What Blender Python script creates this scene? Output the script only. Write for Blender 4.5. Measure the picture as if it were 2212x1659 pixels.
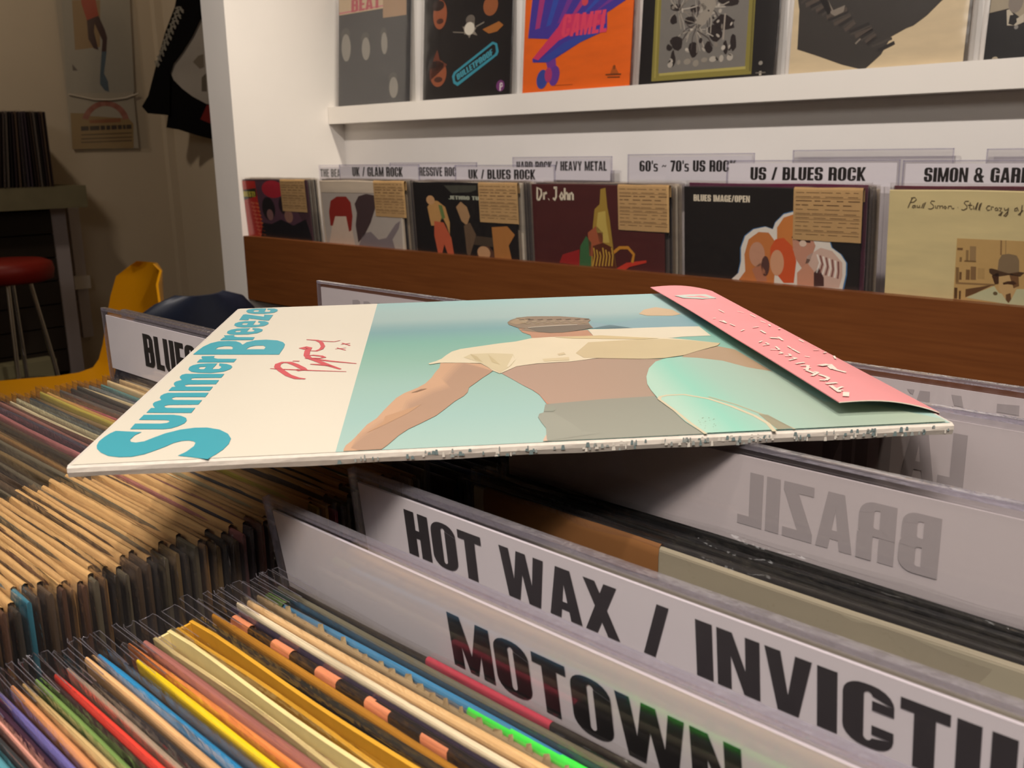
import bpy, bmesh, math, random
from mathutils import Vector, Matrix, noise
from mathutils.geometry import tessellate_polygon
rnd = random.Random(11)
for o in list(bpy.data.objects): bpy.data.objects.remove(o)
SC = bpy.context.scene
COL = SC.collection

# ------------------------------------------------------------------ camera
# the place: X runs along the record wall, Y points at it, Z is up, metres
CAM = Vector((0, 0, 1.15))
RGT = Vector((0.7141, 0.6998, -0.0171)); DWN = Vector((0.1526, -0.1793, -0.9719)); FWD = Vector((-0.6832, 0.6915, -0.2350))
RGT.normalize(); FWD = (FWD - RGT * FWD.dot(RGT)).normalized(); DWN = FWD.cross(RGT)
FPX, W, H = 2095.4, 2212, 1659
cd = bpy.data.cameras.new('camera'); cam = bpy.data.objects.new('camera', cd); COL.objects.link(cam)
cd.sensor_width = 36; cd.lens = FPX / W * 36; cd.clip_start = 0.01; cd.clip_end = 50
cd.dof.use_dof = True; cd.dof.focus_distance = 0.5; cd.dof.aperture_fstop = 30
M3 = Matrix((RGT, -DWN, -FWD)).transposed()
cam.matrix_world = Matrix.Translation(CAM) @ M3.to_4x4()
SC.camera = cam

# ------------------------------------------------------------------ light and exposure
SC.view_settings.view_transform = 'Standard'; SC.view_settings.look = 'None'
SC.view_settings.gamma = 1; SC.view_settings.use_curve_mapping = False
SC.view_settings.exposure = 0.0
SC.cycles.use_denoising = True
SC.cycles.max_bounces = 10; SC.cycles.transparent_max_bounces = 40; SC.cycles.glossy_bounces = 4
SC.cycles.caustics_reflective = False; SC.cycles.caustics_refractive = False
SC.cycles.sample_clamp_indirect = 6
wd = bpy.data.worlds.new('room_air'); SC.world = wd; wd.use_nodes = True
wd.node_tree.nodes['Background'].inputs[0].default_value = (0.62, 0.60, 0.72, 1)
wd.node_tree.nodes['Background'].inputs[1].default_value = 0.055

def spot(name, loc, at, power, size, col=(1, .80, .58), rad=.035, blend=.6):
    l = bpy.data.lights.new(name, 'SPOT'); l.energy = power; l.color = col; l.spot_size = math.radians(size)
    l.spot_blend = blend; l.shadow_soft_size = rad
    o = bpy.data.objects.new(name, l); COL.objects.link(o); o.location = loc
    o.rotation_euler = (Vector(at) - Vector(loc)).to_track_quat('-Z', 'Y').to_euler(); return o
def area(name, loc, at, power, sx, sy, col):
    l = bpy.data.lights.new(name, 'AREA'); l.energy = power; l.color = col; l.shape = 'RECTANGLE'; l.size = sx; l.size_y = sy
    o = bpy.data.objects.new(name, l); COL.objects.link(o); o.location = loc
    o.rotation_euler = (Vector(at) - Vector(loc)).to_track_quat('-Z', 'Y').to_euler(); return o
WARM = (1, .83, .64); NEUT = (1, .915, .84)
spot('spot_light_key', (-.04, -.045, 2.55), (-.34, .33, 1.05), 54, 52, (1, .88, .74), .03)
spot('fill_light_front', (.38, -.85, 2.58), (-.24, .24, 1.0), 138, 42, (1, .89, .78), .22, .8)  # added wide soft fill that brightens only the island, not a known fixture
spot('spot_light_wall', (-.35, .12, 2.58), (-.6, 1.75, 1.15), 84, 85, NEUT, .03)
spot('spot_light_wall', (-1.3, .12, 2.58), (-1.6, 1.75, 1.05), 62, 85, NEUT, .03)
spot('spot_light_panel', (-1.1, 1.22, 2.6), (-2.4, 1.40, 1.02), 108, 44, (1, .88, .72), .05, 1.0)
spot('spot_light_bins', (.9, -.35, 2.6), (.05, .22, 1.0), 50, 50, WARM, .04)
spot('spot_light_back', (-3.6, .7, 2.62), (-4.6, 1.9, 1.5), 30, 110, WARM, .06)
area('bounce_fill', (-.2, -1.3, 2.6), (-.3, .3, 1.0), 22, 2.0, 1.0, (1, .93, .86))  # added area fill standing in for ceiling bounce, no lamp hangs here

# ------------------------------------------------------------------ measuring helpers
def ray(x, y): return RGT * ((x - W / 2) / FPX) + DWN * ((y - H / 2) / FPX) + FWD
def onY(x, y, Y): d = ray(x, y); return CAM + d * (Y / d.y)
def onX(x, y, X): d = ray(x, y); return CAM + d * (X / d.x)
def onZ(x, y, Z): d = ray(x, y); return CAM + d * ((Z - CAM.z) / d.z)
def depth(x, y, t): return CAM + ray(x, y) * t
class Frame:
    """a flat face in the place: origin o, right u, up v, facing n"""
    def __init__(s, o, u, v):
        s.o = Vector(o); s.u = Vector(u).normalized(); v = Vector(v); s.v = (v - s.u * v.dot(s.u)).normalized(); s.n = s.u.cross(s.v)
        s.m = Matrix.Translation(s.o) @ Matrix((s.u, s.v, s.n)).transposed().to_4x4()
    def uv(s, x, y, off=0.0):
        d = ray(x, y); t = (s.o + s.n * off - CAM).dot(s.n) / d.dot(s.n); p = CAM + d * t - s.o
        return (p.dot(s.u), p.dot(s.v))
def crop(x0, y0, k, sx=1):
    return lambda *pts: [(x0 + x / k, y0 + y / k) for x, y in pts]

# ------------------------------------------------------------------ materials
def lin(c):
    if isinstance(c, str): c = [int(c[i:i + 2], 16) / 255 for i in (0, 2, 4)]
    return tuple((x / 12.92 if x <= .04045 else ((x + .055) / 1.055) ** 2.4) for x in c) + (1,)
MATS = {}
def mat(name, col, rough=.6, spec=.3, vary=.12, scale=40, metal=0, stretch=(1, 1, 1), bump=0, coat=0):
    if name in MATS: return MATS[name]
    m = bpy.data.materials.new(name); m.use_nodes = True; MATS[name] = m
    nt = m.node_tree; b = nt.nodes['Principled BSDF']
    b.inputs['Roughness'].default_value = rough; b.inputs['Metallic'].default_value = metal
    b.inputs['Specular IOR Level'].default_value = spec; b.inputs['Coat Weight'].default_value = coat; b.inputs['Coat Roughness'].default_value = .1
    c = lin(col)
    tc = nt.nodes.new('ShaderNodeTexCoord'); mp = nt.nodes.new('ShaderNodeMapping'); nz = nt.nodes.new('ShaderNodeTexNoise')
    mp.inputs['Scale'].default_value = stretch; nz.inputs['Scale'].default_value = scale; nz.inputs['Detail'].default_value = 4
    nt.links.new(tc.outputs['Object'], mp.inputs[0]); nt.links.new(mp.outputs[0], nz.inputs['Vector'])
    mx = nt.nodes.new('ShaderNodeMix'); mx.data_type = 'RGBA'
    mx.inputs['A'].default_value = tuple(x * (1 - vary) for x in c[:3]) + (1,)
    mx.inputs['B'].default_value = tuple(min(1, x * (1 + vary)) for x in c[:3]) + (1,)
    nt.links.new(nz.outputs['Fac'], mx.inputs['Factor']); nt.links.new(mx.outputs['Result'], b.inputs['Base Color'])
    if bump:
        bp = nt.nodes.new('ShaderNodeBump'); bp.inputs['Strength'].default_value = bump; bp.inputs['Distance'].default_value = .002
        nt.links.new(nz.outputs['Fac'], bp.inputs['Height']); nt.links.new(bp.outputs[0], b.inputs['Normal'])
    return m
def dark(c, k):
    return tuple(1.055 * (x * k) ** (1 / 2.4) - .055 if x * k > .0031308 else 12.92 * x * k for x in lin(c)[:3])
def inkj(c, rough=.4): return mat('sleeve_ink_' + c, dark(c, .70), rough, .3, .04, 60)
def ink(c, rough=.45): return mat('ink_' + c, c, rough, .3, .05, 60)
def ramp_mat(name, axis, length, stops, rough=.4):
    m = bpy.data.materials.new(name); m.use_nodes = True; nt = m.node_tree; b = nt.nodes['Principled BSDF']; b.inputs['Roughness'].default_value = rough
    b.inputs['Specular IOR Level'].default_value = .3
    tc = nt.nodes.new('ShaderNodeTexCoord'); sp = nt.nodes.new('ShaderNodeSeparateXYZ'); nt.links.new(tc.outputs['Object'], sp.inputs[0])
    mu = nt.nodes.new('ShaderNodeMath'); mu.operation = 'DIVIDE'; mu.inputs[1].default_value = length
    nt.links.new(sp.outputs[axis], mu.inputs[0]); cr = nt.nodes.new('ShaderNodeValToRGB'); nt.links.new(mu.outputs[0], cr.inputs[0])
    el = cr.color_ramp.elements
    while len(el) < len(stops): el.new(.5)
    for e, (p, c) in zip(el, stops): e.position = p; e.color = lin(c)
    nt.links.new(cr.outputs[0], b.inputs['Base Color']); return m
def cover_mat():
    m = bpy.data.materials.new('record_cover_card'); m.use_nodes = True; nt = m.node_tree; b = nt.nodes['Principled BSDF']
    b.inputs['Roughness'].default_value = .5; b.inputs['Specular IOR Level'].default_value = .3
    oi = nt.nodes.new('ShaderNodeObjectInfo'); tc = nt.nodes.new('ShaderNodeTexCoord'); mp = nt.nodes.new('ShaderNodeMapping'); nz = nt.nodes.new('ShaderNodeTexNoise')
    mp.inputs['Scale'].default_value = (14, 160, 60); nz.inputs['Scale'].default_value = 1; nz.inputs['Detail'].default_value = 5
    nt.links.new(tc.outputs['Object'], mp.inputs[0]); nt.links.new(mp.outputs[0], nz.inputs['Vector'])
    cr = nt.nodes.new('ShaderNodeValToRGB'); cr.color_ramp.elements[0].position = .3; cr.color_ramp.elements[0].color = (.92, .92, .92, 1)
    cr.color_ramp.elements[1].position = .72; cr.color_ramp.elements[1].color = (1.07, 1.06, 1.04, 1)
    nt.links.new(nz.outputs['Fac'], cr.inputs[0])
    mx = nt.nodes.new('ShaderNodeMix'); mx.data_type = 'RGBA'; mx.blend_type = 'MULTIPLY'; mx.inputs['Factor'].default_value = 1
    nt.links.new(oi.outputs['Color'], mx.inputs['A']); nt.links.new(cr.outputs[0], mx.inputs['B']); nt.links.new(mx.outputs['Result'], b.inputs['Base Color'])
    return m
def plastic(name, tint=(.95, .945, .965), haze=.035, rough=.09, bump=.0, bscale=120, k=1.0):
    m = bpy.data.materials.new(name); m.use_nodes = True; nt = m.node_tree
    for n in list(nt.nodes): nt.nodes.remove(n)
    out = nt.nodes.new('ShaderNodeOutputMaterial'); tr = nt.nodes.new('ShaderNodeBsdfTransparent'); tr.inputs[0].default_value = tint + (1,)
    df = nt.nodes.new('ShaderNodeBsdfDiffuse'); df.inputs[0].default_value = (.62, .60, .68, 1)
    gl = nt.nodes.new('ShaderNodeBsdfGlossy'); gl.inputs['Roughness'].default_value = rough; gl.inputs[0].default_value = (1, 1, 1, 1)
    m1 = nt.nodes.new('ShaderNodeMixShader'); m1.inputs[0].default_value = haze; nt.links.new(tr.outputs[0], m1.inputs[1]); nt.links.new(df.outputs[0], m1.inputs[2])
    fr = nt.nodes.new('ShaderNodeLayerWeight'); fr.inputs['Blend'].default_value = .5
    pw = nt.nodes.new('ShaderNodeMath'); pw.operation = 'POWER'; pw.inputs[1].default_value = 5; nt.links.new(fr.outputs['Facing'], pw.inputs[0])
    mu = nt.nodes.new('ShaderNodeMath'); mu.operation = 'MULTIPLY_ADD'; mu.inputs[1].default_value = .9 * k; mu.inputs[2].default_value = .045 * k; nt.links.new(pw.outputs[0], mu.inputs[0])
    m2 = nt.nodes.new('ShaderNodeMixShader'); nt.links.new(mu.outputs[0], m2.inputs[0]); nt.links.new(m1.outputs[0], m2.inputs[1]); nt.links.new(gl.outputs[0], m2.inputs[2])
    nt.links.new(m2.outputs[0], out.inputs[0])
    if bump:
        tc = nt.nodes.new('ShaderNodeTexCoord'); nz = nt.nodes.new('ShaderNodeTexNoise'); nz.inputs['Scale'].default_value = bscale
        nt.links.new(tc.outputs['Object'], nz.inputs['Vector']); bp = nt.nodes.new('ShaderNodeBump'); bp.inputs['Strength'].default_value = bump; bp.inputs['Distance'].default_value = .002
        nt.links.new(nz.outputs['Fac'], bp.inputs['Height']); nt.links.new(bp.outputs[0], gl.inputs['Normal'])
    return m
COVER = cover_mat()
SLEEVE = plastic('clear_record_sleeve', (.96, .95, .94), .016, .06, .9, 150, .7)
GLOSSY = plastic('glossy_record_sleeve', (.96, .96, .96), .002, .12, .7, 150, 1.2)
CRINKLE = plastic('crinkled_record_sleeve', (.96, .95, .94), .015, .16, 1.0, 16, 1.5)
RIGID = plastic('clear_card_sleeve', (.975, .97, .985), .02, .09, .04, 30, 2.2)
RIM = plastic('clear_card_rim', (.87, .86, .93), .10, .07, .5, 220, 1.5)
WALLW = mat('white_wall_paint', 'EBE6E1', .75, .2, .03, 8, bump=.05)
BACKW = mat('beige_wall_paint', 'C9BBA6', .8, .2, .04, 6, bump=.05)
LEDGE = mat('white_lacquer', 'F0EAE2', .45, .35, .02, 10)
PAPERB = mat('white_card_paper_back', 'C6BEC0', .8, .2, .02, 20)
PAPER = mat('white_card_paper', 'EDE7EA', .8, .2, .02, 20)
BLACK = mat('black_print', '14110F', .35, .4, .1, 50)
GHOST = mat('show_through_print', 'A39C9E', .8, .2, .03, 20)
TAN = mat('tan_price_paper', 'BF9A68', .85, .15, .10, 90)
TANINK = mat('tan_price_print', '6E5236', .85, .1, .1, 50)
def wood(name, a, b, scale, stretch):
    m = mat(name, a, .42, .35, 0, scale, stretch=stretch)
    mx = [n for n in m.node_tree.nodes if n.type == 'MIX'][0]; mx.inputs['A'].default_value = lin(a); mx.inputs['B'].default_value = lin(b); return m
WOOD = wood('brown_wood', '5E3216', '7E4A24', 14, (.6, 6, 14))
DARKW = mat('dark_bin_wood', '3A2A20', .6, .3, .2, 20)

# ------------------------------------------------------------------ mesh helpers
class MB:
    def __init__(s): s.v = []; s.f = []; s.mi = []; s.mats = []; s.smooth = []
    def mx(s, m):
        if m not in s.mats: s.mats.append(m)
        return s.mats.index(m)
    def face(s, pts, m, smooth=False):
        i = len(s.v); s.v += [Vector(p) for p in pts]; s.f.append(tuple(range(i, i + len(pts)))); s.mi.append(s.mx(m)); s.smooth.append(smooth)
    def grid(s, rows, m, closed=False, smooth=True, flip=False):
        i = len(s.v); n = len(rows[0])
        for r in rows: s.v += [Vector(p) for p in r]
        for a in range(len(rows) - 1):
            for b in range(n if closed else n - 1):
                c = (b + 1) % n; q = (i + a * n + b, i + a * n + c, i + (a + 1) * n + c, i + (a + 1) * n + b)
                s.f.append(q[::-1] if flip else q); s.mi.append(s.mx(m)); s.smooth.append(smooth)
    def box(s, lo, hi, m):
        x0, y0, z0 = lo; x1, y1, z1 = hi
        p = [(x0, y0, z0), (x1, y0, z0), (x1, y1, z0), (x0, y1, z0), (x0, y0, z1), (x1, y0, z1), (x1, y1, z1), (x0, y1, z1)]
        i = len(s.v); s.v += [Vector(q) for q in p]
        for f in ((0, 3, 2, 1), (4, 5, 6, 7), (0, 1, 5, 4), (1, 2, 6, 5), (2, 3, 7, 6), (3, 0, 4, 7)):
            s.f.append(tuple(i + k for k in f)); s.mi.append(s.mx(m)); s.smooth.append(False)
    def poly(s, pts, n, m, holes=()):
        """flat polygon (with holes) in the local XY plane at height n"""
        loops = [[Vector((x, y, 0)) for x, y in pts]] + [[Vector((x, y, 0)) for x, y in h] for h in holes]
        flat = [p for l in loops for p in l]
        for t in tessellate_polygon(loops):
            q = [flat[k] for k in t]
            if (q[1] - q[0]).cross(q[2] - q[0]).z < 0: q.reverse()
            s.face([(p.x, p.y, n) for p in q], m)
    def stroke(s, pts, w, n, m, taper=False):
        pts = [Vector((x, y)) for x, y in pts]
        L = []; R = []
        for i, p in enumerate(pts):
            a = pts[max(0, i - 1)]; b = pts[min(len(pts) - 1, i + 1)]; d = (b - a)
            if d.length < 1e-9: d = Vector((1, 0))
            d.normalize(); q = Vector((-d.y, d.x)) * w / 2
            if taper and i in (0, len(pts) - 1): q *= .45
            L.append(p + q); R.append(p - q)
        for i in range(len(pts) - 1):
            s.face([(R[i].x, R[i].y, n), (R[i + 1].x, R[i + 1].y, n), (L[i + 1].x, L[i + 1].y, n), (L[i].x, L[i].y, n)], m)
    def tube(s, pts, r, m, seg=10, closed=False):
        pts = [Vector(p) for p in pts]; rows = []
        for i, p in enumerate(pts):
            if closed: d = pts[(i + 1) % len(pts)] - pts[i - 1]
            else: d = pts[min(len(pts) - 1, i + 1)] - pts[max(0, i - 1)]
            d.normalize(); a = d.orthogonal().normalized() if abs(d.z) > .95 else d.cross(Vector((0, 0, 1))).normalized(); b = d.cross(a)
            rr = r[i] if isinstance(r, (list, tuple)) else r
            rows.append([p + (a * math.cos(t) + b * math.sin(t)) * rr for t in [2 * math.pi * k / seg for k in range(seg)]])
        if closed: rows.append(rows[0])
        s.grid(rows, m, closed=True)
        if not closed:
            s.face(rows[0], m); s.face(rows[-1][::-1], m)
    def lathe(s, prof, m, c=(0, 0, 0), seg=40):
        rows = [[(c[0] + r * math.cos(2 * math.pi * k / seg), c[1] + r * math.sin(2 * math.pi * k / seg), c[2] + z) for k in range(seg)] for r, z in prof]
        s.grid(rows, m, closed=True)
    def mesh(s, name):
        me = bpy.data.meshes.new(name); me.from_pydata([tuple(v) for v in s.v], [], s.f)
        for m in s.mats: me.materials.append(m)
        for p, a, b in zip(me.polygons, s.mi, s.smooth): p.material_index = a; p.use_smooth = b
        me.update(); return me
def link(name, me, parent=None):
    o = bpy.data.objects.new(name, me); COL.objects.link(o)
    if parent: o.parent = parent
    return o
def obj(name, mb, parent=None, color=None):
    o = link(name, mb.mesh(name), parent)
    if color: o.color = lin(color)
    return o
def tag(o, label, cat, group=None):
    o['label'] = label; o['category'] = cat
    if group: o['group'] = group
    return o
def thing(name, label, cat, m=None, group=None):
    o = bpy.data.objects.new(name, None); COL.objects.link(o); o.empty_display_size = .05
    if m is not None: o.matrix_world = m if isinstance(m, Matrix) else Matrix.Translation(m)
    return tag(o, label, cat, group)
def struct(name, mb):
    o = obj(name, mb); o['kind'] = 'structure'; return o
def T(x, y, z): return Matrix.Translation((x, y, z))
def ordn(n):
    lo = ['', 'first', 'second', 'third', 'fourth', 'fifth', 'sixth', 'seventh', 'eighth', 'ninth', 'tenth', 'eleventh', 'twelfth', 'thirteenth', 'fourteenth', 'fifteenth', 'sixteenth', 'seventeenth', 'eighteenth', 'nineteenth']
    n += 1
    if n < 20: return lo[n]
    t = n // 10; return (['', '', 'twentieth', 'thirtieth', 'fortieth', 'fiftieth', 'sixtieth'] if n % 10 == 0 else ['', '', 'twenty-', 'thirty-', 'forty-', 'fifty-', 'sixty-'])[t] + lo[n % 10]

# ------------------------------------------------------------------ heavy condensed lettering, drawn as strokes in a unit cell
def rr(x0, y0, x1, y1, r, n=6):
    """corner points of a rounded box: right-top, left-top, left-bottom, right-bottom"""
    rs = r if isinstance(r, (tuple, list)) else (r,) * 4; out = []
    for k, (cx, cy, sx, sy) in enumerate(((x1, y1, -1, -1), (x0, y1, 1, -1), (x0, y0, 1, 1), (x1, y0, -1, 1))):
        q = rs[k]; a0 = k * math.pi / 2
        for i in range(n):
            a = a0 + i / (n - 1) * math.pi / 2
            out.append((cx + sx * q + q * math.cos(a), cy + sy * q + q * math.sin(a)))
    return out
def ring(b, r, ib, ir, i0=0, i1=24):
    A = rr(*b, r); B = rr(*ib, ir); return [[A[i % 24], A[(i + 1) % 24], B[(i + 1) % 24], B[i % 24]] for i in range(i0, i1)]
def bx(x0, y0, x1, y1): return [[(x0, y0), (x1, y0), (x1, y1), (x0, y1)]]
def glyph(c):
    w, s = .56, .235; h = .11
    if c == ' ': return .26, []
    if c in 'O0': return w, ring((0, 0, w, 1), .24, (s, h, w - s, 1 - h), .06)
    if c == 'Q': return w, glyph('O')[1] + [[(.3, .2), (.42, .2), (w, -.05), (w - .14, -.05)]]
    if c == 'I': return s, bx(0, 0, s, 1)
    if c == 'L': return .44, bx(0, 0, s, 1) + bx(s, 0, .44, .17)
    if c == 'E': return .44, bx(0, 0, s, 1) + bx(s, 0, .44, .16) + bx(s, .84, .44, 1) + bx(s, .43, .42, .58)
    if c == 'F': return .43, bx(0, 0, s, 1) + bx(s, .84, .43, 1) + bx(s, .41, .41, .57)
    if c == 'T': return .5, bx(0, .82, .5, 1) + bx(.14, 0, .36, .82)
    if c == 'H': return w, bx(0, 0, s, 1) + bx(w - s, 0, w, 1) + bx(s, .42, w - s, .6)
    if c == 'U': return w, bx(0, .3, s, 1) + bx(w - s, .3, w, 1) + ring((0, 0, w, .6), .24, (s, h, w - s, .55), .06, 11, 24) + []
    if c == 'J': return w, bx(w - s, .3, w, 1) + ring((0, 0, w, .6), .24, (s, h, w - s, .55), .06, 12, 24)
    if c in 'CG':
        g = ring((0, 0, w, 1), .24, (s, h, w - s, 1 - h), .06, 0, 23) + bx(w - s, .62, w, .77) + bx(w - s, .23, w, .38)
        if c == 'G': g += bx(w - s, .2, w, .5) + bx(.3, .4, w, .5) + bx(w - .1, 0, w, .3)
        return w, g
    if c == 'D': return w, ring((0, 0, w, 1), (.24, 0, 0, .24), (s, h, w - s, 1 - h), (.06, 0, 0, .06))
    if c == 'B': return w, ring((0, .46, w - .02, 1), (.2, 0, 0, .1), (s, .6, w - s, .87), (.04, 0, 0, .04)) + ring((0, 0, w, .56), (.12, 0, 0, .22), (s, .13, w - s, .45), (.04, 0, 0, .04))
    if c == 'P': return w - .02, bx(0, 0, s, .5) + ring((0, .4, w - .02, 1), (.22, 0, 0, .22), (s, .54, w - s, .87), (.04, 0, 0, .04))
    if c == 'R': return w, bx(0, 0, s, .5) + ring((0, .42, w - .01, 1), (.22, 0, 0, .12), (s, .56, w - s, .87), (.04, 0, 0, .04)) + bx(w - s, 0, w, .46)
    if c == 'S': return w, ring((0, .42, w, 1), .2, (s, .56, w - s, .87), .04, 0, 18) + bx(w - s, .66, w, .8) + bx(s, .42, .4, .58) + \
        ring((0, 0, w, .56), .2, (s, .13, w - s, .43), .04, 12, 24) + ring((0, 0, w, .56), .2, (s, .13, w - s, .43), .04, 24, 30) + bx(0, .2, s, .36)
    if c == 'A': return .58, [[(0, 0), (.2, 0), (.33, 1), (.16, 1)], [(.38, 0), (.58, 0), (.42, 1), (.25, 1)], [(.15, .18), (.43, .18), (.41, .34), (.17, .34)]]
    if c == 'V': return .58, [[(.16, 0), (.33, 0), (.2, 1), (0, 1)], [(.25, 0), (.42, 0), (.58, 1), (.38, 1)]]
    if c == 'W': return .86, [[(.12, 0), (.3, 0), (.19, 1), (0, 1)], [(.2, 0), (.34, 0), (.5, 1), (.34, 1)], [(.52, 0), (.66, 0), (.52, 1), (.36, 1)], [(.56, 0), (.74, 0), (.86, 1), (.67, 1)]]
    if c == 'M': return .72, bx(0, 0, .19, 1) + bx(.53, 0, .72, 1) + [[(.29, 0), (.43, 0), (.22, 1), (.06, 1)], [(.29, 0), (.43, 0), (.66, 1), (.5, 1)]]
    if c == 'N': return .57, bx(0, 0, .19, 1) + bx(.38, 0, .57, 1) + [[(.36, 0), (.5, 0), (.21, 1), (.07, 1)]]
    if c == 'X': return .58, [[(0, 0), (.2, 0), (.57, 1), (.36, 1)], [(.38, 0), (.58, 0), (.21, 1), (.01, 1)]]
    if c == 'K': return .57, bx(0, 0, s, 1) + [[(s, .35), (.33, .5), (.56, 1), (.36, 1), (s, .62)], [(.3, .56), (.2, .42), (.36, 0), (.57, 0)]]
    if c == 'Y': return .56, bx(.17, 0, .39, .5) + [[(.17, .45), (.34, .45), (.2, 1), (0, 1)], [(.22, .45), (.39, .45), (.56, 1), (.36, 1)]]
    if c == 'Z': return .5, bx(0, 0, .5, .17) + bx(0, .83, .5, 1) + [[(0, .15), (.24, .15), (.5, .86), (.26, .86)]]
    if c == '/': return .42, [[(0, 0), (.18, 0), (.42, 1), (.24, 1)]]
    if c == "'": return .16, bx(.02, .68, .15, 1)
    if c == '!': return .22, bx(0, .3, .22, 1) + bx(0, 0, .22, .2)
    if c == '~': return .5, [[(0, .4), (.1, .4), (.2, .52), (.14, .62)], [(.14, .62), (.2, .5), (.36, .38), (.34, .5)], [(.34, .5), (.36, .38), (.5, .58), (.42, .6)]]
    if c == '6': return w, ring((0, 0, w, .62), .22, (s, h, w - s, .5), .05) + bx(0, .3, s, .75) + ring((0, .4, w, 1), .24, (s, .5, w - s, 1 - h), .06, 0, 12)
    if c == '7': return .48, bx(0, .83, .48, 1) + [[(.08, 0), (.3, 0), (.48, .85), (.26, .85)]]
    if c == 's': return .44, ring((0, .3, .44, .72), .14, (.17, .43, .27, .62), .03, 0, 18) + ring((0, 0, .44, .42), .14, (.17, .1, .27, .32), .03, 12, 30)
    if c == '&': return .66, ring((.06, .5, .5, 1), .2, (.22, .6, .34, .88), .05) + ring((0, 0, .54, .58), .24, (.2, .12, .36, .46), .06) + [[(.14, .62), (.34, .62), (.66, 0), (.44, 0)], [(.46, .2), (.66, .42), (.56, .48), (.4, .2)]]
    return .3, bx(0, 0, .1, .1)
def text(mb, st, x0, x1, y0, y1, n, m, gap=.06, shear=0, warp=None):
    adv = 0; parts = []
    for c in st:
        w, g = glyph(c); parts.append((adv, g)); adv += w + gap
    adv -= gap; kx = (x1 - x0) / adv; ky = y1 - y0
    for a, g in parts:
        nn = n
        for p in g:
            q = [(x0 + (a + x) * kx + shear * y * ky, y0 + y * ky) for x, y in p]
            if warp: q = [warp(*z) for z in q]
            A = sum(q[i][0] * q[(i + 1) % len(q)][1] - q[(i + 1) % len(q)][0] * q[i][1] for i in range(len(q)))
            if A < 0: q = q[::-1]
            nn += 5e-6 if n >= 0 else -5e-6; mb.face([(x, y, nn) for x, y in q], m)

# ================================================================== the room
b = MB(); b.box((-4.9, -2.4, -.1), (2.8, 2.6, 0), mat('dark_floor', '4A3C30', .5, .3, .2, 3)); struct('floor', b)
b = MB(); b.box((-4.9, -2.4, 2.7), (2.8, 2.6, 2.8), BACKW); struct('ceiling', b)
b = MB(); b.box((-4.9, -2.4, 0), (-4.74, 2.6, 2.7), BACKW); struct('wall_left', b)
b = MB(); b.box((-4.74, 2.39, 0), (-2.52, 2.6, 2.7), BACKW); struct('wall_far', b)
b = MB(); b.box((-2.52, 1.392, 0), (-2.401, 2.6, 2.7), WALLW); struct('wall_partition', b)
b = MB(); b.box((-2.401, 1.751, 0), (2.8, 2.6, 2.7), WALLW); struct('wall_back', b)
b = MB(); b.box((2.6, -2.4, 0), (2.8, 1.751, 2.7), BACKW); struct('wall_right', b)
b = MB(); b.box((-4.74, -2.4, 0), (2.6, -2.2, 2.7), BACKW); struct('wall_front', b)
b = MB(); b.box((-4.74, 2.24 + .11, 0), (-4.70, 2.39, 2.7), BACKW); struct('trim_1', b)

# ------------------------------------------------------------------ record browser along the wall
ZB = 1.15
t = thing('wall_record_browser', 'long brown wooden record bin fixed along the white wall, full of LPs', 'record bin', T(-1.0, 1.4, 0))
b = MB(); b.box((-1.398, -.008, ZB - .391), (1.9, .012, ZB - .217), WOOD); obj('front_board', b, t)
b = MB(); b.box((-1.398, .013, ZB - .40), (1.9, .349, ZB - .386), DARKW); obj('bin_floor', b, t)
for k in range(-1, 8):
    x = -1.908 * 1.055 + .3535 * k - .012
    if k >= 0 and x < .8:
        b = MB(); b.box((x + 1.0 - .003, .014, ZB - .385), (x + 1.0 + .003, .345, ZB - .25), DARKW); obj('partition', b, t)
b = MB(); b.box((-1.398, .12, 0), (1.9, .348, ZB - .401), WALLW); obj('plinth', b, t)
b = MB(); b.box((-2.399, 1.697, ZB + .080), (1.6, 1.7505, ZB + .1266), LEDGE)
o = obj('picture_ledge', b); tag(o, 'long white picture ledge on the wall carrying the displayed album sleeves', 'shelf')

# ------------------------------------------------------------------ one LP in a clear sleeve: cover, outer sleeve, price card
CW = .315
def cover_mesh(th, seed, color_mat=COVER, h=CW, sag=.0002):
    r = random.Random(seed); b = MB(); rows = []
    n = 20; ph = r.random() * 6
    for i in range(n + 1):
        x = -CW / 2 + CW * i / n; dy = sag * math.sin(ph + 5 * i / n) + sag * .5 * r.uniform(-1, 1); dz = .0006 * math.sin(ph * 2 + 7 * i / n)
        e = 1 - .45 * (abs(2 * i / n - 1) ** 12)
        prof = [(-th / 2, 0), (-th / 2, h - th * .5)]
        for a in range(1, 6):
            an = math.pi * a / 6; prof.append((-math.cos(an) * th / 2, h - th * .5 + math.sin(an) * th * .5))
        prof += [(th / 2, h - th * .5), (th / 2, 0)]
        rows.append([(x, y * e + dy * (z / h), z + dz * (z / h)) for y, z in prof])
    b.grid(rows, color_mat, closed=True, smooth=False, flip=True); b.face(rows[0], color_mat); b.face(rows[-1][::-1], color_mat)
    return b.mesh('cover')
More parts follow.
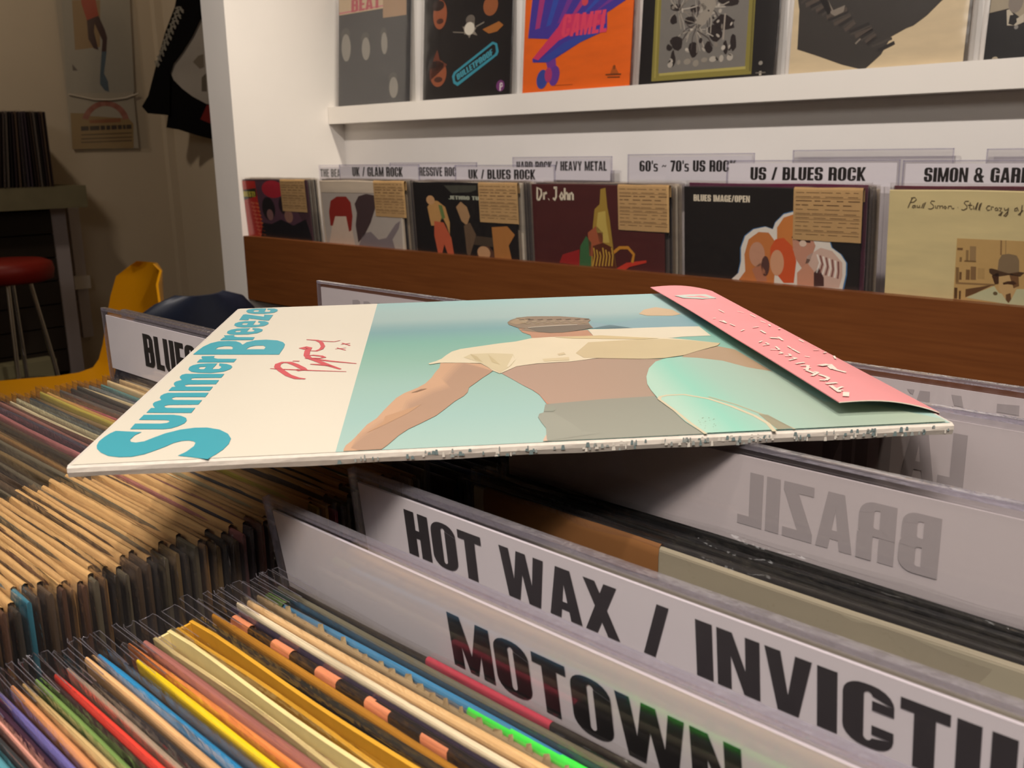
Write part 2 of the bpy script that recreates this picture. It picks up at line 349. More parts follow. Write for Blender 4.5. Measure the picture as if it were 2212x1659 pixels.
def sleeve_mesh(th, seed, h=.3175, w=.3245, lip=.0015, h0=.0005, pad=.00025, ear=0):
    r = random.Random(seed); b = MB(); rows = []; t2 = th / 2 + pad
    lev = [h0, .12, .22, .28, .300, .309, .3145, h, h + lip * .6]
    for z in lev:
        k = max(0, (z - .28) / .04); pts = []
        xs = [-w / 2 + w * j / 14 for j in range(15)]
        loop = [(x, -t2) for x in xs]
        for a in range(1, 6): an = -math.pi / 2 + math.pi * a / 6; loop.append((w / 2 + math.cos(an) * t2 * .9, math.sin(an) * t2))
        loop += [(x, t2) for x in xs[::-1]]
        for a in range(1, 6): an = math.pi / 2 + math.pi * a / 6; loop.append((-w / 2 + math.cos(an) * t2 * .9, math.sin(an) * t2))
        for x, y in loop:
            sg = 1 if y > 0 else -1
            f = max(0, 1 - (x + w / 2) / .022) * (ear == 1) * k
            pts.append((x + r.uniform(-1, 1) * .0008 * k - .0038 * f, y - sg * r.uniform(0, 1) * .0005 * k * (1 + f), z + .0036 * f * math.sin(min(1, (x + w / 2 + .001) / .010) * 1.571) + r.uniform(-.0012, .0008) * k))
        rows.append(pts)
    m = CRINKLE if pad > .001 else (GLOSSY if ear == 2 else SLEEVE)
    b.grid(rows, m, closed=True)
    if ear == 1:
        n = len(rows[0]); e = [j for j in range(n) if rows[-1][j][0] < -w / 2 + .03]; e = sorted(e, key=lambda j: (j < n // 2, j))
        b.tube([rows[-1][j] for j in e], .00016, RIM, 4)
    return b.mesh('outer_sleeve')
def price_mesh(th, seed, wd=.112, drop=.08, back=.02, pad=.00016):
    r = random.Random(seed); b = MB(); t2 = th / 2 + pad
    prof = [(-t2, CW - drop), (-t2, CW - drop * .5), (-t2, CW - .003), (-t2 * .7, CW + .0004), (0, CW + .0010), (t2 * .7, CW + .0004), (t2, CW - .003), (t2, CW - back)]
    rows = [[(x, y, z + r.uniform(-.0004, .0004)) for y, z in prof] for x in [wd * (i / 6 - .5) for i in range(7)]]
    b.grid(rows, TAN, smooth=True, flip=True)
    return b.mesh('price_card')
VAR = {}
def var(kind, th, seed, **k):
    key = (kind, th, seed, tuple(k.items()))
    if key not in VAR: VAR[key] = {'c': cover_mesh, 's': sleeve_mesh, 'p': price_mesh}[kind](th, seed, **k)
    return VAR[key]
def record(loc, th, color, label, group=None, lean=0.0, price=None, seed=None, sleeve=True, name='lp_record', flip=False, cat='record', ear=0, pad=0):
    """loc = middle of the bottom edge; lean > 0 tips the top towards -Y; price = X of the middle of the price card"""
    seed = rnd.randrange(5) if seed is None else seed
    if not pad: th = round(th * .86, 5)
    m = T(*loc) @ Matrix.Rotation(math.atan(lean), 4, 'X') @ (Matrix.Rotation(math.pi, 4, 'Z') if flip else Matrix.Identity(4))
    t = thing(name, label, cat, m, group)
    c = link('cover', var('c', th, seed, sag=0) if pad else var('c', th, seed), t); c.color = lin(color)
    if sleeve: link('outer_sleeve', var('s', th, seed, pad=pad) if pad else (var('s', th, seed, ear=ear) if ear else var('s', th, seed)), t)
    if price is not None:
        p = link('price_card', var('p', th, seed, pad=pad * .7) if pad else var('p', th, seed), t); p.location.x = price
    return t

# ================================================================== the island of record bins in the middle of the shop
FLB = .6755                                                    # bin floor
t = thing('record_bin_island', 'dark wooden two-sided record bin island holding rows of LPs', 'record bin', T(-.35, .3, 0))
def ibox(name, lo, hi, m=DARKW):
    b = MB(); b.box(tuple(a - c for a, c in zip(lo, (-.35, .3, 0))), tuple(a - c for a, c in zip(hi, (-.35, .3, 0))), m); return obj(name, b, t)
ibox('bin_floor', (-.72, .012, FLB - .02), (.40, .655, FLB - .001))
ibox('front_board', (-.72, 0, FLB - .03), (.40, .0115, FLB + .16))
ibox('back_board', (-.72, .6555, FLB - .03), (.40, .667, FLB + .16))
ibox('side_board', (-.735, 0, FLB - .03), (-.7205, .667, FLB + .16)); ibox('side_board', (.4005, 0, FLB - .03), (.415, .667, FLB + .16))
ibox('partition', (-.325, .2605, FLB), (.395, .2665, FLB + .10))
ibox('plinth', (-.68, .05, 0), (.38, .62, FLB - .031))

# ------------------------------------------------------------------ divider cards: white paper in a clear sleeve
def divider(label, xl, w, Y, zt, lean, facing, paper_h, H=.345, group=None, blank=False, tag_name='divider_card', tint=PAPER, letters=None, ghost=None):
    up = Vector((0, -lean if facing < 0 else lean, 1)).normalized()
    o = Vector((xl + w / 2, Y, zt)) - up * H
    F = Frame(o, (1, 0, 0) if facing < 0 else (-1, 0, 0), up)
    t = thing(tag_name, label, 'divider card', F.m, group)
    if not blank:
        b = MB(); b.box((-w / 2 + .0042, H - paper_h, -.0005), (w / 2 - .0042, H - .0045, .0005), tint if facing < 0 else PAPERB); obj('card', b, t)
    b = MB(); b.box((-w / 2, 0, -.0012), (w / 2, H, .0012), RIGID); obj('clear_sleeve', b, t)
    b = MB(); b.box((-w / 2 - .0003, 0, -.0014), (-w / 2 + .0012, H + .0004, .0014), RIM); b.box((w / 2 - .0012, 0, -.0014), (w / 2 + .0003, H + .0004, .0014), RIM)
    b.box((-w / 2, H - .0014, -.0016), (w / 2, H + .0006, .0016), RIM); obj('sleeve_rim', b, t)
    if letters:
        st, xa, xb, za, zb = letters; b = MB(); k = 1 if facing < 0 else -1; xc = xl + w / 2
        u0, u1 = (xa - xc) * k, (xb - xc) * k; v0, v1 = [H - (zt - z) / up.z for z in (zb, za)]
        text(b, st, u0, u1, v0, v1, .00075, BLACK); obj('lettering', b, t)
        if facing > 0:
            b = MB(); text(b, st, u0, u1, v0, v1, -.0007, GHOST); obj('show_through_lettering', b, t)
    if ghost:
        b = MB()
        for pl in ghost: b.poly([F.uv(x, y, -.0007) for x, y in pl], -.0007, GHOST)
        obj('show_through_lettering', b, t)
    return t, F
divider('white divider card nearest the camera with one long bold black word', -.3225, .325, .1876, 1.019, .15, -1, .085, letters=('MOTOWN', -.2185, -.1095, 1.0052, .9850))
divider('white divider card with black words split by a slash, behind the nearest card', -.299, .325, .212, 1.0298, .11, -1, .085, letters=('HOT WAX / INVICTUS', -.2675, -.0397, 1.0213, 1.0030))
divider('white divider card lettered BLUES in the left bin, partly under the album', -.690, .325, .284, 1.045, .02, -1, .043, letters=('BLUES', -.6295, -.557, 1.034, 1.0115))
divider('clear divider sleeve standing directly behind the card lettered BLUES', -.672, .325, .2905, 1.0445, .02, -1, .05, blank=True)
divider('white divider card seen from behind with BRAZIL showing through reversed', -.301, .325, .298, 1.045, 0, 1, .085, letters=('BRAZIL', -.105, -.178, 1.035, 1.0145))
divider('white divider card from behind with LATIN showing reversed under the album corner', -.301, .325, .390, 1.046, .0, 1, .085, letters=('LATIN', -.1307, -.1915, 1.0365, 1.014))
c2 = crop(1700, 750, 4.32)
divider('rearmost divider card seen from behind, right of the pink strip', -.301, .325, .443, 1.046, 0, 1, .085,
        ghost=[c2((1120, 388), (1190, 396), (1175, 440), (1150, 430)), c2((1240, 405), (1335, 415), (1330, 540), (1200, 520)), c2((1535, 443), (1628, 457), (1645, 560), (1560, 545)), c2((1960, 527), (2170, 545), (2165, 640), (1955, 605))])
c3 = crop(640, 590, 5.267)
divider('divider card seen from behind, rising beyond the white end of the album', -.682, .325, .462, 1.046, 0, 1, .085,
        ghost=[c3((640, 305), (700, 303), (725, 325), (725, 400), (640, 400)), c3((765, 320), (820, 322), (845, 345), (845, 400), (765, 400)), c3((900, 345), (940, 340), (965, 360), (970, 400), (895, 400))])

# ------------------------------------------------------------------ LPs of the left bin, each with a tan price card folded over its top
A_COL = [('8A857C', 'grey'), ('C7AE82', 'cream'), ('B99C6E', 'tan'), ('CDB68C', 'pale cream'), ('5F8A88', 'teal'), ('3C3A66', 'navy'), ('6F7B80', 'blue-grey'), ('D8C9A2', 'ivory'),
         ('4A4742', 'charcoal'), ('3E3B38', 'black-grey'), ('65605A', 'grey-brown'), ('55504C', 'dark grey'), ('B0506A', 'pink'), ('C89A5C', 'amber'), ('A89A4A', 'mustard'), ('8A7350', 'khaki'),
         ('39424A', 'slate'), ('4A565A', 'grey-slate'), ('9A9478', 'sage'), ('E0D8B4', 'off-white'), ('5A4238', 'dark brown'), ('8A6058', 'dusty rose'), ('40404A', 'graphite'), ('A0686A', 'rose')]
y = .2795; kA = 0; YS = []
while y > .0660:
    YS.append(y); y -= .00405 + .0005 * math.sin(kA * 1.7); kA += 1
for i, y in enumerate(YS):
    if i < len(A_COL): c, nm = A_COL[i]
    else: c, nm = rnd.choice([('8A6A44', 'tan'), ('54463A', 'brown'), ('6E5C40', 'sand'), ('38342F', 'charcoal'), ('5A4236', 'russet'), ('625C4E', 'stone')])
    if i == len(YS) - 9: c, nm = '2F6E86', 'blue'
    if i == len(YS) - 4: c, nm = 'C23A3C', 'red'
    lab = '%s-topped LP in the left bin, %s in front of the BLUES card' % (nm, ordn(i))
    record((-.4965 + rnd.uniform(-.0018, .0012), y, FLB + .0105 - .0035 * rnd.random()), .0031, c, lab, 'LPs in the left bin', lean=.002 * math.sin(i * .25), price=.094 + rnd.uniform(-.009, .005), seed=i % 5)
# further LPs behind the BLUES card, only their right-hand ends show under the album
for i in range(20):
    y = .3025 + i * .0078
    if .455 < y < .468: continue
    blue = (i == 2)
    c = '1E3C78' if blue else rnd.choice(['2A2826', '34302E', '22242A', '4A3A30'])
    lab = 'blue LP sticking out to the right below the lying album, among black ones' if blue else 'black-edged LP under the lying album, %s behind the BLUES card' % ordn(i)
    record((-.4975 + (.022 if blue else (-.003 if i < 2 else .004) + rnd.uniform(-.004, .004)), y, FLB + .002), .0055, c, lab, None if blue else 'dark LPs under the lying album', seed=i % 5)

# ------------------------------------------------------------------ LPs of the right bin in front of the nearest card
def gatefold(name_color, inner, Y, lean, label, x, th=.0067):
    m = T(x, Y, FLB) @ Matrix.Rotation(math.atan(lean), 4, 'X'); t = thing('gatefold_record', label, 'record', m, 'LPs in the right bin')
    edge = mat('gate_edge_' + name_color, name_color, .6, .3, .15, 120); ins = mat('gate_inner_' + inner, inner, .6, .2, .25, 60)
    for s in (-1, 1):
        b = MB(); rows = []
        for i in range(21):
            xx = -CW / 2 + CW * i / 20; dy = .0006 * math.sin(i * .7 + s) * (1 if 0 < i < 20 else 0); y0, y1 = s * th / 2 + dy, s * (th / 2 - .0013) + dy
            lo, hi = min(y0, y1), max(y0, y1); rows.append([(xx, lo, 0), (xx, lo, CW), (xx, hi, CW), (xx, hi, 0)])
        b.grid(rows, edge, closed=True, smooth=False, flip=True); b.face(rows[0], edge); b.face(rows[-1][::-1], edge); obj('cover_board', b, t)
    b = MB(); b.box((-CW / 2, -th / 2 + .0013, 0), (-CW / 2 + .0012, th / 2 - .0013, CW - .0005), edge); obj('spine', b, t)
    b = MB(); b.box((-CW / 2 + .0014, -th / 2 + .0023, 0), (CW / 2, th / 2 - .0023, CW - .012), ins); obj('inner_pocket', b, t)
    link('outer_sleeve', var('s', th, 2, ear=1), t)
    return t
LB = .148
def yb(yt): return yt + .3155 * LB                            # bottom of a leaning LP from its top
B_LIST = [  # Y at the top, thickness, colour, words, X shift
    (.0625, .0030, '2C3440', 'navy-black', 0), (.0668, .0034, '4E8A9A', 'mottled light blue', .004), (.0706, .0026, '33363A', 'dark grey', 0), (.0738, .0016, 'D69A8E', 'thin pale pink', 0), (.0764, .0028, '3A2436', 'deep purple', .002),
    (.0800, .0030, '6A66A8', 'violet-blue', 0), (.0836, .0030, 'C88A5E', 'salmon-orange', 0), (.0870, .0030, 'C4A878', 'frayed tan', 0), (.0902, .0026, '6C8A4C', 'moss green', .002), (.0934, .0026, '3A2A2A', 'maroon-black', 0),
    (.0968, .0036, 'E8463A', 'bright red', .001), (.1002, .0022, '9A8A7A', 'greyish', .002), (.1032, .0032, '2E2C30', 'crinkled black', .004), (.1070, .0034, 'D8AC7C', 'peach-tan', 0), (.1112, .0040, '2A7EB4', 'sky blue', 0),
    (.1150, .0024, '5A4A3C', 'umber', 0), (.1182, .0030, 'E8C81E', 'yellow', .014), (.1216, .0028, 'D8824A', 'orange', 0), (.1262, .0052, '94605A', 'dusty mauve', .002)]
for i, (Y, th, c, nm, dx) in enumerate(B_LIST):
    lab = 'LP with %s top edge, %s in front of the cream-edged gatefold' % (nm, ordn(len(B_LIST) - 1 - i))
    record((-.1505 + dx, yb(Y), FLB + rnd.uniform(0, .001)), th, c, lab, 'LPs in the right bin', lean=LB, seed=i % 5, ear=1)
gatefold('D8C890', 'A8643C', yb(.1328), LB, 'open gatefold LP with cream edges and red-brown inside in the nearest bin', -.149)
gatefold('C8952E', 'A86E1E', yb(.1416), LB, 'open gatefold LP with amber boards just behind the cream-edged gatefold', -.150)
B2 = [(.1478, .0036, '26241E', 'black'), (.1521, .0034, 'B07A24', 'amber strip'), (.1560, .0036, '221E1E', 'black and salmon striped'), (.1597, .0026, '2E2638', 'dark purple'), (.1630, .0032, 'EFE2C4', 'white'),
      (.1671, .0042, 'D2AC7A', 'smooth tan'), (.1712, .0028, '8A7A60', 'ragged grey-tan'), (.1748, .0036, '3A78A4', 'blue and bright green'), (.1781, .0024, '22303C', 'midnight blue'),
      (.1814, .0034, '6A6656', 'grey-green'), (.1847, .0026, '241E1C', 'jet black')]
for i, (Y, th, c, nm) in enumerate(B2):
    lab = 'LP with %s top edge, between amber gatefold and nearest white card' % nm
    r = record((-.1505 + rnd.uniform(-.002, .003), yb(Y) + .0035 * (i > 99), FLB + rnd.uniform(0, .001)), th, c, lab, 'LPs in the right bin', lean=LB, seed=i % 5, ear=1)
    th *= .86
    def band(name, x0, x1, m, e=.00022, depth=.010):
        b = MB(); rows = []
        for j in range(9):
            xx = x0 + (x1 - x0) * j / 8; rows.append([(xx, -th / 2 - e, CW - depth), (xx, -th / 2 - e, CW - th * .5)] + [(xx, -math.cos(math.pi * a / 6) * (th / 2 + e), CW - th * .5 + math.sin(math.pi * a / 6) * (th * .5 + e) + .0003) for a in range(1, 6)] + [(xx, th / 2 + e, CW - th * .5), (xx, th / 2 + e, CW - depth)])
        b.grid(rows, m, flip=True); return obj(name, b, r)
    if 'striped' in nm:
        for k in range(10):
            x = -CW / 2 + .010 + k * .0262; band('salmon_stripe', x, x + .0115, ink('D88A66'))
    if 'bright green' in nm:
        band('green_edge', -.045, CW / 2, ink('3FE04A')); band('moss_corner', -CW / 2, -CW / 2 + .012, ink('5E7A48'))
    if nm == 'jet black':
        band('crimson_edge', -.075, -.02, ink('A8364A'), .00022, .006)
    if 'ragged' in nm or 'smooth' in nm:
        b = MB(); q = random.Random(4); m = mat('torn_paper_edge', 'B0A080', .9, .1, .2, 300)
        if 'ragged' in nm:
            for k in range(46):
                x = -CW / 2 + .004 + k * .0068; w = q.uniform(.002, .005); h = q.uniform(.0008, .0035); yy = q.uniform(-.001, .001)
                b.face([(x, yy, CW - .001), (x + w, yy, CW - .001), (x + w * .8, yy + .0005, CW + h), (x + w * .3, yy, CW + h * .8)], m)
            obj('torn_edge', b, r)
# ------------------------------------------------------------------ LPs behind the second card: the grey back with a tan price card, then black ones
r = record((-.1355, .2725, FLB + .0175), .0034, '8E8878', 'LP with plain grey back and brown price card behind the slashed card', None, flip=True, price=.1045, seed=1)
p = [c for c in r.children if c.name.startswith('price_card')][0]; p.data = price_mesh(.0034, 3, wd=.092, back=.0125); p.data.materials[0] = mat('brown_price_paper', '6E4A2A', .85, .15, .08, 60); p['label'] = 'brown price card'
for i in range(5):
    record((-.136 + rnd.uniform(-.004, .004), .2768 + i * .0037, FLB + .0165 + rnd.uniform(0, .003)), .0029, rnd.choice(['0A0A0A', '0E0C0C', '101014']), 'black LP before the reversed BRAZIL card, %s behind the grey-backed LP' % ordn(i), 'black LPs before the BRAZIL card', flip=True, seed=i % 5, ear=2)
for i in range(9):
    record((-.138 + rnd.uniform(-.003, .003), .306 + i * .008, FLB + .001), .006, rnd.choice(['4A3A30', '2A2C34', '6A5040']), 'dark LP standing hidden between the BRAZIL and LATIN cards', 'LPs between the two reversed cards', seed=i % 5)

# ================================================================== the album lying across the dividers
P0 = Vector((-.3290, .1170, 1.0480)); PD = Vector((-.1250, .3550, 1.0500)); PB = Vector((-.5680, .3200, 1.0520))
JF = Frame(P0, PD - P0, PB - P0); JS = .3140
t = thing('album_sleeve', 'white and sea-blue album sleeve with pink paper strip lying across the divider cards', 'album', JF.m)
CARD = mat('worn_sleeve_edge', dark('E4DDD6', .7), .75, .2, .22, 260, stretch=(1, .2, 3))
CREAM = mat('cream_sleeve_print', dark('F4EFE2', .70), .38, .35, .015, 30)
b = MB(); th = .0042; rows = []
for i in range(33):                                            # soft-edged card body, top face at local z = 0
    u = JS * i / 32; sag = .0002 * math.sin(i * 1.3)
    rows.append([(u, .0004, -th + sag), (u, -.0003, -th * .55), (u, -.0002 + sag, -.0008), (u, .0010, 0), (u, JS - .001, 0), (u, JS, -.0008), (u, JS, -th)])
b.grid(rows, CARD, closed=True, smooth=False, flip=False); b.face(rows[0][::-1], CARD); b.face(rows[-1], CARD)
cover = obj('cover', b, t)
uc = (JF.uv(809, 661)[0] + JF.uv(732, 985.5)[0]) / 2           # where the white band ends
b = MB(); b.poly([(.0012, .0008), (uc, .0008), (uc, JS - .0006), (.0012, JS - .0006)], .00012, CREAM); obj('white_band', b, t)
SEA = ramp_mat('sea_print', 1, JS, [(p, dark(c, .70)) for p, c in [(0, 'B8DAD6'), (.13, 'AED6D4'), (.3, 'AAD2CC'), (.45, '9ACABE'), (.58, '8CC4BA'), (.68, '88B6BE'), (.73, '96BCC2'), (.79, 'AECACC'), (.9, 'B0CED0'), (1, 'A8D0D4')]])
b = MB(); b.poly([(uc, .0008), (JS - .0010, .0008), (JS - .0006, JS - .0006), (uc, JS - .0006)], .00012, SEA); obj('sea_picture', b, t)
h_, a_, w_, o_ = crop(900, 640, 5.53), crop(720, 760, 5.53), crop(1080, 760, 5.53), crop(1380, 610, 5.53)
k7 = crop(1300, 580, 2.4254)
def clampJ(p): return (min(max(p[0], uc + .0003), JS - .0012), min(max(p[1], .0009), JS - .0008))
def JP(pts): return [clampJ(JF.uv(x, y)) for x, y in pts]
b = MB()
def pic(pts, layer, c, holes=()): b.poly(JP(pts), .00012 + layer * .00006, inkj(c, .4) if isinstance(c, str) else c)
TORSO = ramp_mat('torso_print', 0, JS, [(p, dark(c, .70)) for p, c in [(0, 'C8A698'), (.42, 'C8A698'), (.55, 'BFA494'), (.72, 'B8A292'), (1, 'B8A292')]])
SHORTS = ramp_mat('shorts_print', 1, JS, [(p, dark(c, .70)) for p, c in [(0, 'A6AAA0'), (.1, 'A2A69C'), (.35, '989A90'), (1, '989A90')]])
pic(o_((0, 430), (500, 400), (640, 470), (720, 530), (400, 533), (0, 560)) + h_((2080, 310), (2090, 390)), 1, '8FB4C0')
pic(o_((0, 380), (60, 330), (200, 300), (400, 330), (500, 385), (400, 402), (100, 402)), 2, 'D8BFA0')
pic(h_((2045, 400), (2212, 398)) + o_((400, 535), (720, 530), (860, 640), (500, 655), (400, 668), (0, 668)) + h_((2110, 475)), 2, 'EDE6D2')
pic(h_((1215, 390), (1340, 395), (1450, 435), (1600, 445), (1750, 440), (2040, 405), (2110, 478), (1800, 500), (1380, 520), (1360, 470), (1260, 435)), 3, 'C79A80')
hair = h_((1085, 318), (1120, 290), (1200, 265), (1320, 248), (1480, 245), (1700, 245), (1900, 258), (2030, 270), (2080, 290), (2050, 315), (2070, 345), (2110, 385), (2050, 395), (1900, 420), (1750, 440), (1600, 445), (1450, 435), (1330, 425), (1240, 410), (1300, 392), (1215, 385), (1150, 362), (1100, 345))
pic(hair, 4, '978876')
pic(h_((1320, 385), (1500, 372), (1700, 362), (1920, 350), (2060, 345), (2100, 385), (1900, 420), (1750, 440), (1600, 445), (1450, 435)), 5, '7A7469')
pic(h_((1100, 318), (1200, 275), (1350, 268), (1300, 330), (1180, 345)), 5, 'AE9A80')
for k in range(26):
    x = 1180 + (k * 37) % 820; y = 265 + (k * 23) % 70
    pic(h_((x, y), (x + 60, y - 6), (x + 75, y + 2), (x + 20, y + 7)), 6, ['A8987E', '6C6456', 'B8AA92'][k % 3])
pic(h_((1330, 388), (1500, 373), (1700, 362), (1920, 350), (1920, 342), (1700, 352), (1500, 364), (1330, 380)), 6, 'C4BCAE')
arm = a_((1280, 140), (1560, 140), (1760, 148), (1850, 195), (1905, 235), (1860, 270), (1780, 320), (1700, 380), (1620, 435), (1605, 490), (1560, 535), (1450, 600), (1350, 680), (1230, 770), (1050, 860), (900, 930), (780, 1010), (640, 1130), (570, 1215), (110, 1245), (120, 1180), (150, 1125), (210, 1080), (290, 1000), (400, 880), (520, 800), (600, 710), (680, 630), (750, 560), (850, 500), (1000, 440), (1100, 385), (1170, 320), (1220, 250), (1270, 195))
pic(arm, 3, 'DDB496')
UPB = ((1905, 235), (1560, 150), (1450, 260), (1350, 370), (1400, 440), (1200, 500), (1080, 560), (920, 640), (880, 740), (600, 880), (350, 1040), (210, 1160), (300, 1230))
LOB = ((570, 1215), (640, 1130), (780, 1010), (900, 930), (1050, 860), (1230, 770), (1350, 680), (1450, 600), (1560, 535), (1605, 490), (1620, 435), (1700, 380), (1780, 320), (1860, 270))
def mixc(a, b, f): return ''.join('%02X' % round(int(a[i:i + 2], 16) * (1 - f) + int(b[i:i + 2], 16) * f) for i in (0, 2, 4))
for k, (sh, f) in enumerate(((75, .25), (50, .5), (25, .75), (0, 1))):
    b.poly(JP(a_(*[(x - sh * .8 if 0 < i < 11 else x, y - sh * .6 if 0 < i < 11 else y) for i, (x, y) in enumerate(UPB)], *LOB)), .00012 + (3.2 + k * .25) * .00006, inkj(mixc('DDB496', 'C2A08A', f), .4))
pic(a_((620, 780), (900, 690), (1050, 640), (900, 740), (640, 870), (400, 980), (600, 840)), 5, 'CFA585')
pic(a_((930, 500), (1050, 455), (1120, 450), (1000, 490)), 5, '9A7A64')
pic(w_((20, 265), (200, 182), (450, 150), (850, 125), (1050, 100), (1180, 82), (1280, 82), (1700, 92), (2050, 95), (2050, 540), (1850, 540), (1200, 578), (560, 637), (540, 590), (470, 520), (390, 465), (280, 410), (140, 330)), 3, TORSO)
pic(w_((390, 465), (470, 520), (560, 632), (590, 632), (520, 560), (430, 480)), 4, 'D09C86')
shirt = h_((140, 812), (230, 785), (300, 755), (350, 715), (420, 670), (520, 640), (720, 610), (1000, 570), (1180, 550), (1370, 510), (1600, 495), (2200, 478)) + o_((300, 668), (600, 695), (970, 735), (940, 765), (700, 830), (540, 880), (300, 915), (50, 925)) + w_((1280, 78), (1180, 80), (1050, 100), (850, 125), (450, 148), (200, 182), (20, 262)) + a_((1985, 268), (1900, 232), (1850, 195), (1760, 145), (1500, 140), (1280, 140), (1150, 160))
pic(shirt, 5, 'F2E8CE')
pic(h_((560, 740), (650, 700), (900, 690), (1150, 700), (1180, 770), (1130, 840), (1000, 925), (900, 880), (780, 812)), 6, 'E2D6B4')
pic(h_((640, 700), (720, 730), (790, 800), (700, 770)), 7, 'D2C49E'); pic(h_((850, 700), (920, 760), (1000, 830), (900, 800)), 7, 'D6C8A2'); pic(h_((1150, 720), (1180, 770), (1100, 860), (1080, 850)), 7, 'F2E8CE')
pic(o_((0, 690), (300, 685), (600, 700), (970, 735), (940, 765), (700, 830), (540, 880), (300, 915), (0, 925)) + h_((2000, 745), (1900, 690), (2050, 560)), 6, 'DACBA6')
pic(h_((1650, 500), (2200, 478)) + o_((250, 680), (0, 690)) + h_((1850, 515)), 7, 'DCCBA0')
pic(h_((1500, 760), (1820, 738), (1825, 775), (1520, 790)), 7, 'E6D8B6'); pic(h_((1680, 700), (1760, 680), (1780, 705), (1700, 718)), 7, 'E0D2B0')
pic(o_((540, 880), (700, 830), (940, 770), (1150, 810), (1300, 900), (1600, 1075), (1400, 1045), (1100, 985), (800, 935), (500, 908)), 4, 'BEA48A')
pic(w_((560, 635), (1200, 577), (1850, 538), (1905, 592), (2050, 700), (2212, 840)) + [(1526, 946), (1180, 962)] + w_((555, 1000), (550, 920), (500, 860), (455, 790), (470, 750), (520, 735), (540, 640)), 4, SHORTS)
pic(w_((455, 790), (520, 740), (650, 745), (850, 860), (980, 960), (1190, 985), (560, 1075), (555, 1000), (550, 920), (500, 860)), 5, 'A8ACA2')
pic(w_((530, 690), (640, 655), (660, 700), (640, 725), (530, 725)), 6, 'A0A79C')
pic(w_((555, 1000), (520, 1060), (530, 1120), (590, 1120), (560, 1060)), 6, 'E6C8B4')
obj('windsurfer_picture', b, t)
b = MB(); BOARD = ramp_mat('board_print', 0, JS, [(p, dark(c, .70)) for p, c in [(0, 'C2E8D6'), (.705, 'C2EADC'), (.745, 'A0E4D4'), (.79, 'B0D8CC'), (.86, 'B4CCC0'), (1, 'BED0BE')]])
bp = o_((100, 1230), (90, 1140), (120, 1040), (200, 960), (320, 920), (480, 905), (700, 915), (1000, 950), (1300, 1030), (1600, 1080), (1900, 1250), (2212, 1440)) + [(1900, 880), (2035, 908), (2044, 914), (1526, 946)] + w_((2212, 850), (2050, 700), (1905, 592)) + o_((150, 1310))
b.poly(JP(bp), .00012 + 8 * .00006, BOARD)
b.stroke([JF.uv(*p) for p in k7((300, 692), (305, 680), (340, 672), (430, 668), (560, 690), (680, 730), (800, 780), (870, 820), (905, 862))], .0016, .00012 + 9 * .00006, inkj('E6DCC0'))
b.stroke([JF.uv(*p) for p in k7((300, 692), (380, 750), (460, 815), (545, 875))], .0012, .00012 + 9 * .00006, inkj('E6DCC0'))
b.stroke([JF.uv(*p) for p in k7((560, 680), (700, 720), (850, 775), (1010, 850))], .0009, .00012 + 9 * .00006, inkj('C8C4A8'))
b.poly(JP(k7((820, 770), (870, 775), (1000, 845), (930, 860))), .00012 + 9 * .00006, inkj('A8A48C'))
q = random.Random(5)
for k in range(34):
    x = 500 + q.random() * 130; y = 770 + q.random() * 70 + (x - 500) * .2; s = q.uniform(1, 3.5)
    b.poly(JP(k7((x, y), (x + s * 2, y - 1), (x + s, y + s * .6))), .00012 + 10 * .00006, inkj(q.choice(['9A9A88', 'C8DCCC', '8E8E7E'])))
obj('sailboard_picture', b, t)
# worn chips along the spine edge
b = MB(); q = random.Random(8); chip = [inkj('7E9296', .8), inkj('A6AEAE', .8), inkj('EFEAE2', .8)]
for k in range(150):
    u = uc + (JS - uc) * q.random() ** .8 * .99; w = q.uniform(.0004, .0016); z0 = q.uniform(-th, -.0014); z1 = z0 + q.uniform(.0006, .0022)
    b.face([(u, -.00045, z0), (u + w, -.00045, z0), (u + w * .8, -.00045, min(z1, -.0003)), (u + w * .2, -.00045, min(z1, -.0003))], chip[k % 3])
obj('worn_spine_marks', b, t)

# title lettering traced as outlines on the white band
BL = inkj('4DB6CC', .4); sj, bz = crop(140, 830, 5.53), crop(320, 650, 7.373)
b = MB()
def let(pts, holes=()): b.poly([JF.uv(*p) for p in pts], .0003, BL, [[JF.uv(*p) for p in hh] for hh in holes])
let(sj((610, 565), (920, 580), (840, 615), (780, 670), (790, 697), (850, 705), (950, 690), (1050, 650), (1200, 595), (1380, 550), (1550, 528), (1700, 525), (1850, 550), (1950, 600), (1985, 655), (1960, 720), (1890, 790), (1800, 850), (1705, 905), (1550, 885), (1350, 862), (1450, 815), (1540, 750), (1563, 710), (1540, 690), (1480, 680), (1400, 685), (1300, 710), (1200, 755), (1080, 800), (950, 845), (800, 875), (650, 880), (520, 865), (430, 825), (385, 780), (382, 740), (410, 690), (470, 640), (540, 595)))
let(sj((945, 373), (1300, 373), (1390, 385), (1450, 410), (1458, 440), (1430, 475), (1350, 510), (1270, 535), (1180, 545), (780, 545), (840, 478), (1150, 478), (1220, 470), (1252, 455), (1240, 440), (1190, 435), (885, 433)))
let(sj((975, 348), (1030, 292), (1078, 290), (1055, 262), (1052, 240), (1075, 220), (1120, 205), (1155, 195), (1135, 170), (1145, 145), (1180, 125), (1230, 110), (1720, 108), (1678, 160), (1320, 160), (1285, 170), (1280, 185), (1310, 195), (1640, 197), (1595, 250), (1240, 255), (1195, 265), (1190, 280), (1220, 290), (1560, 290), (1510, 350)))
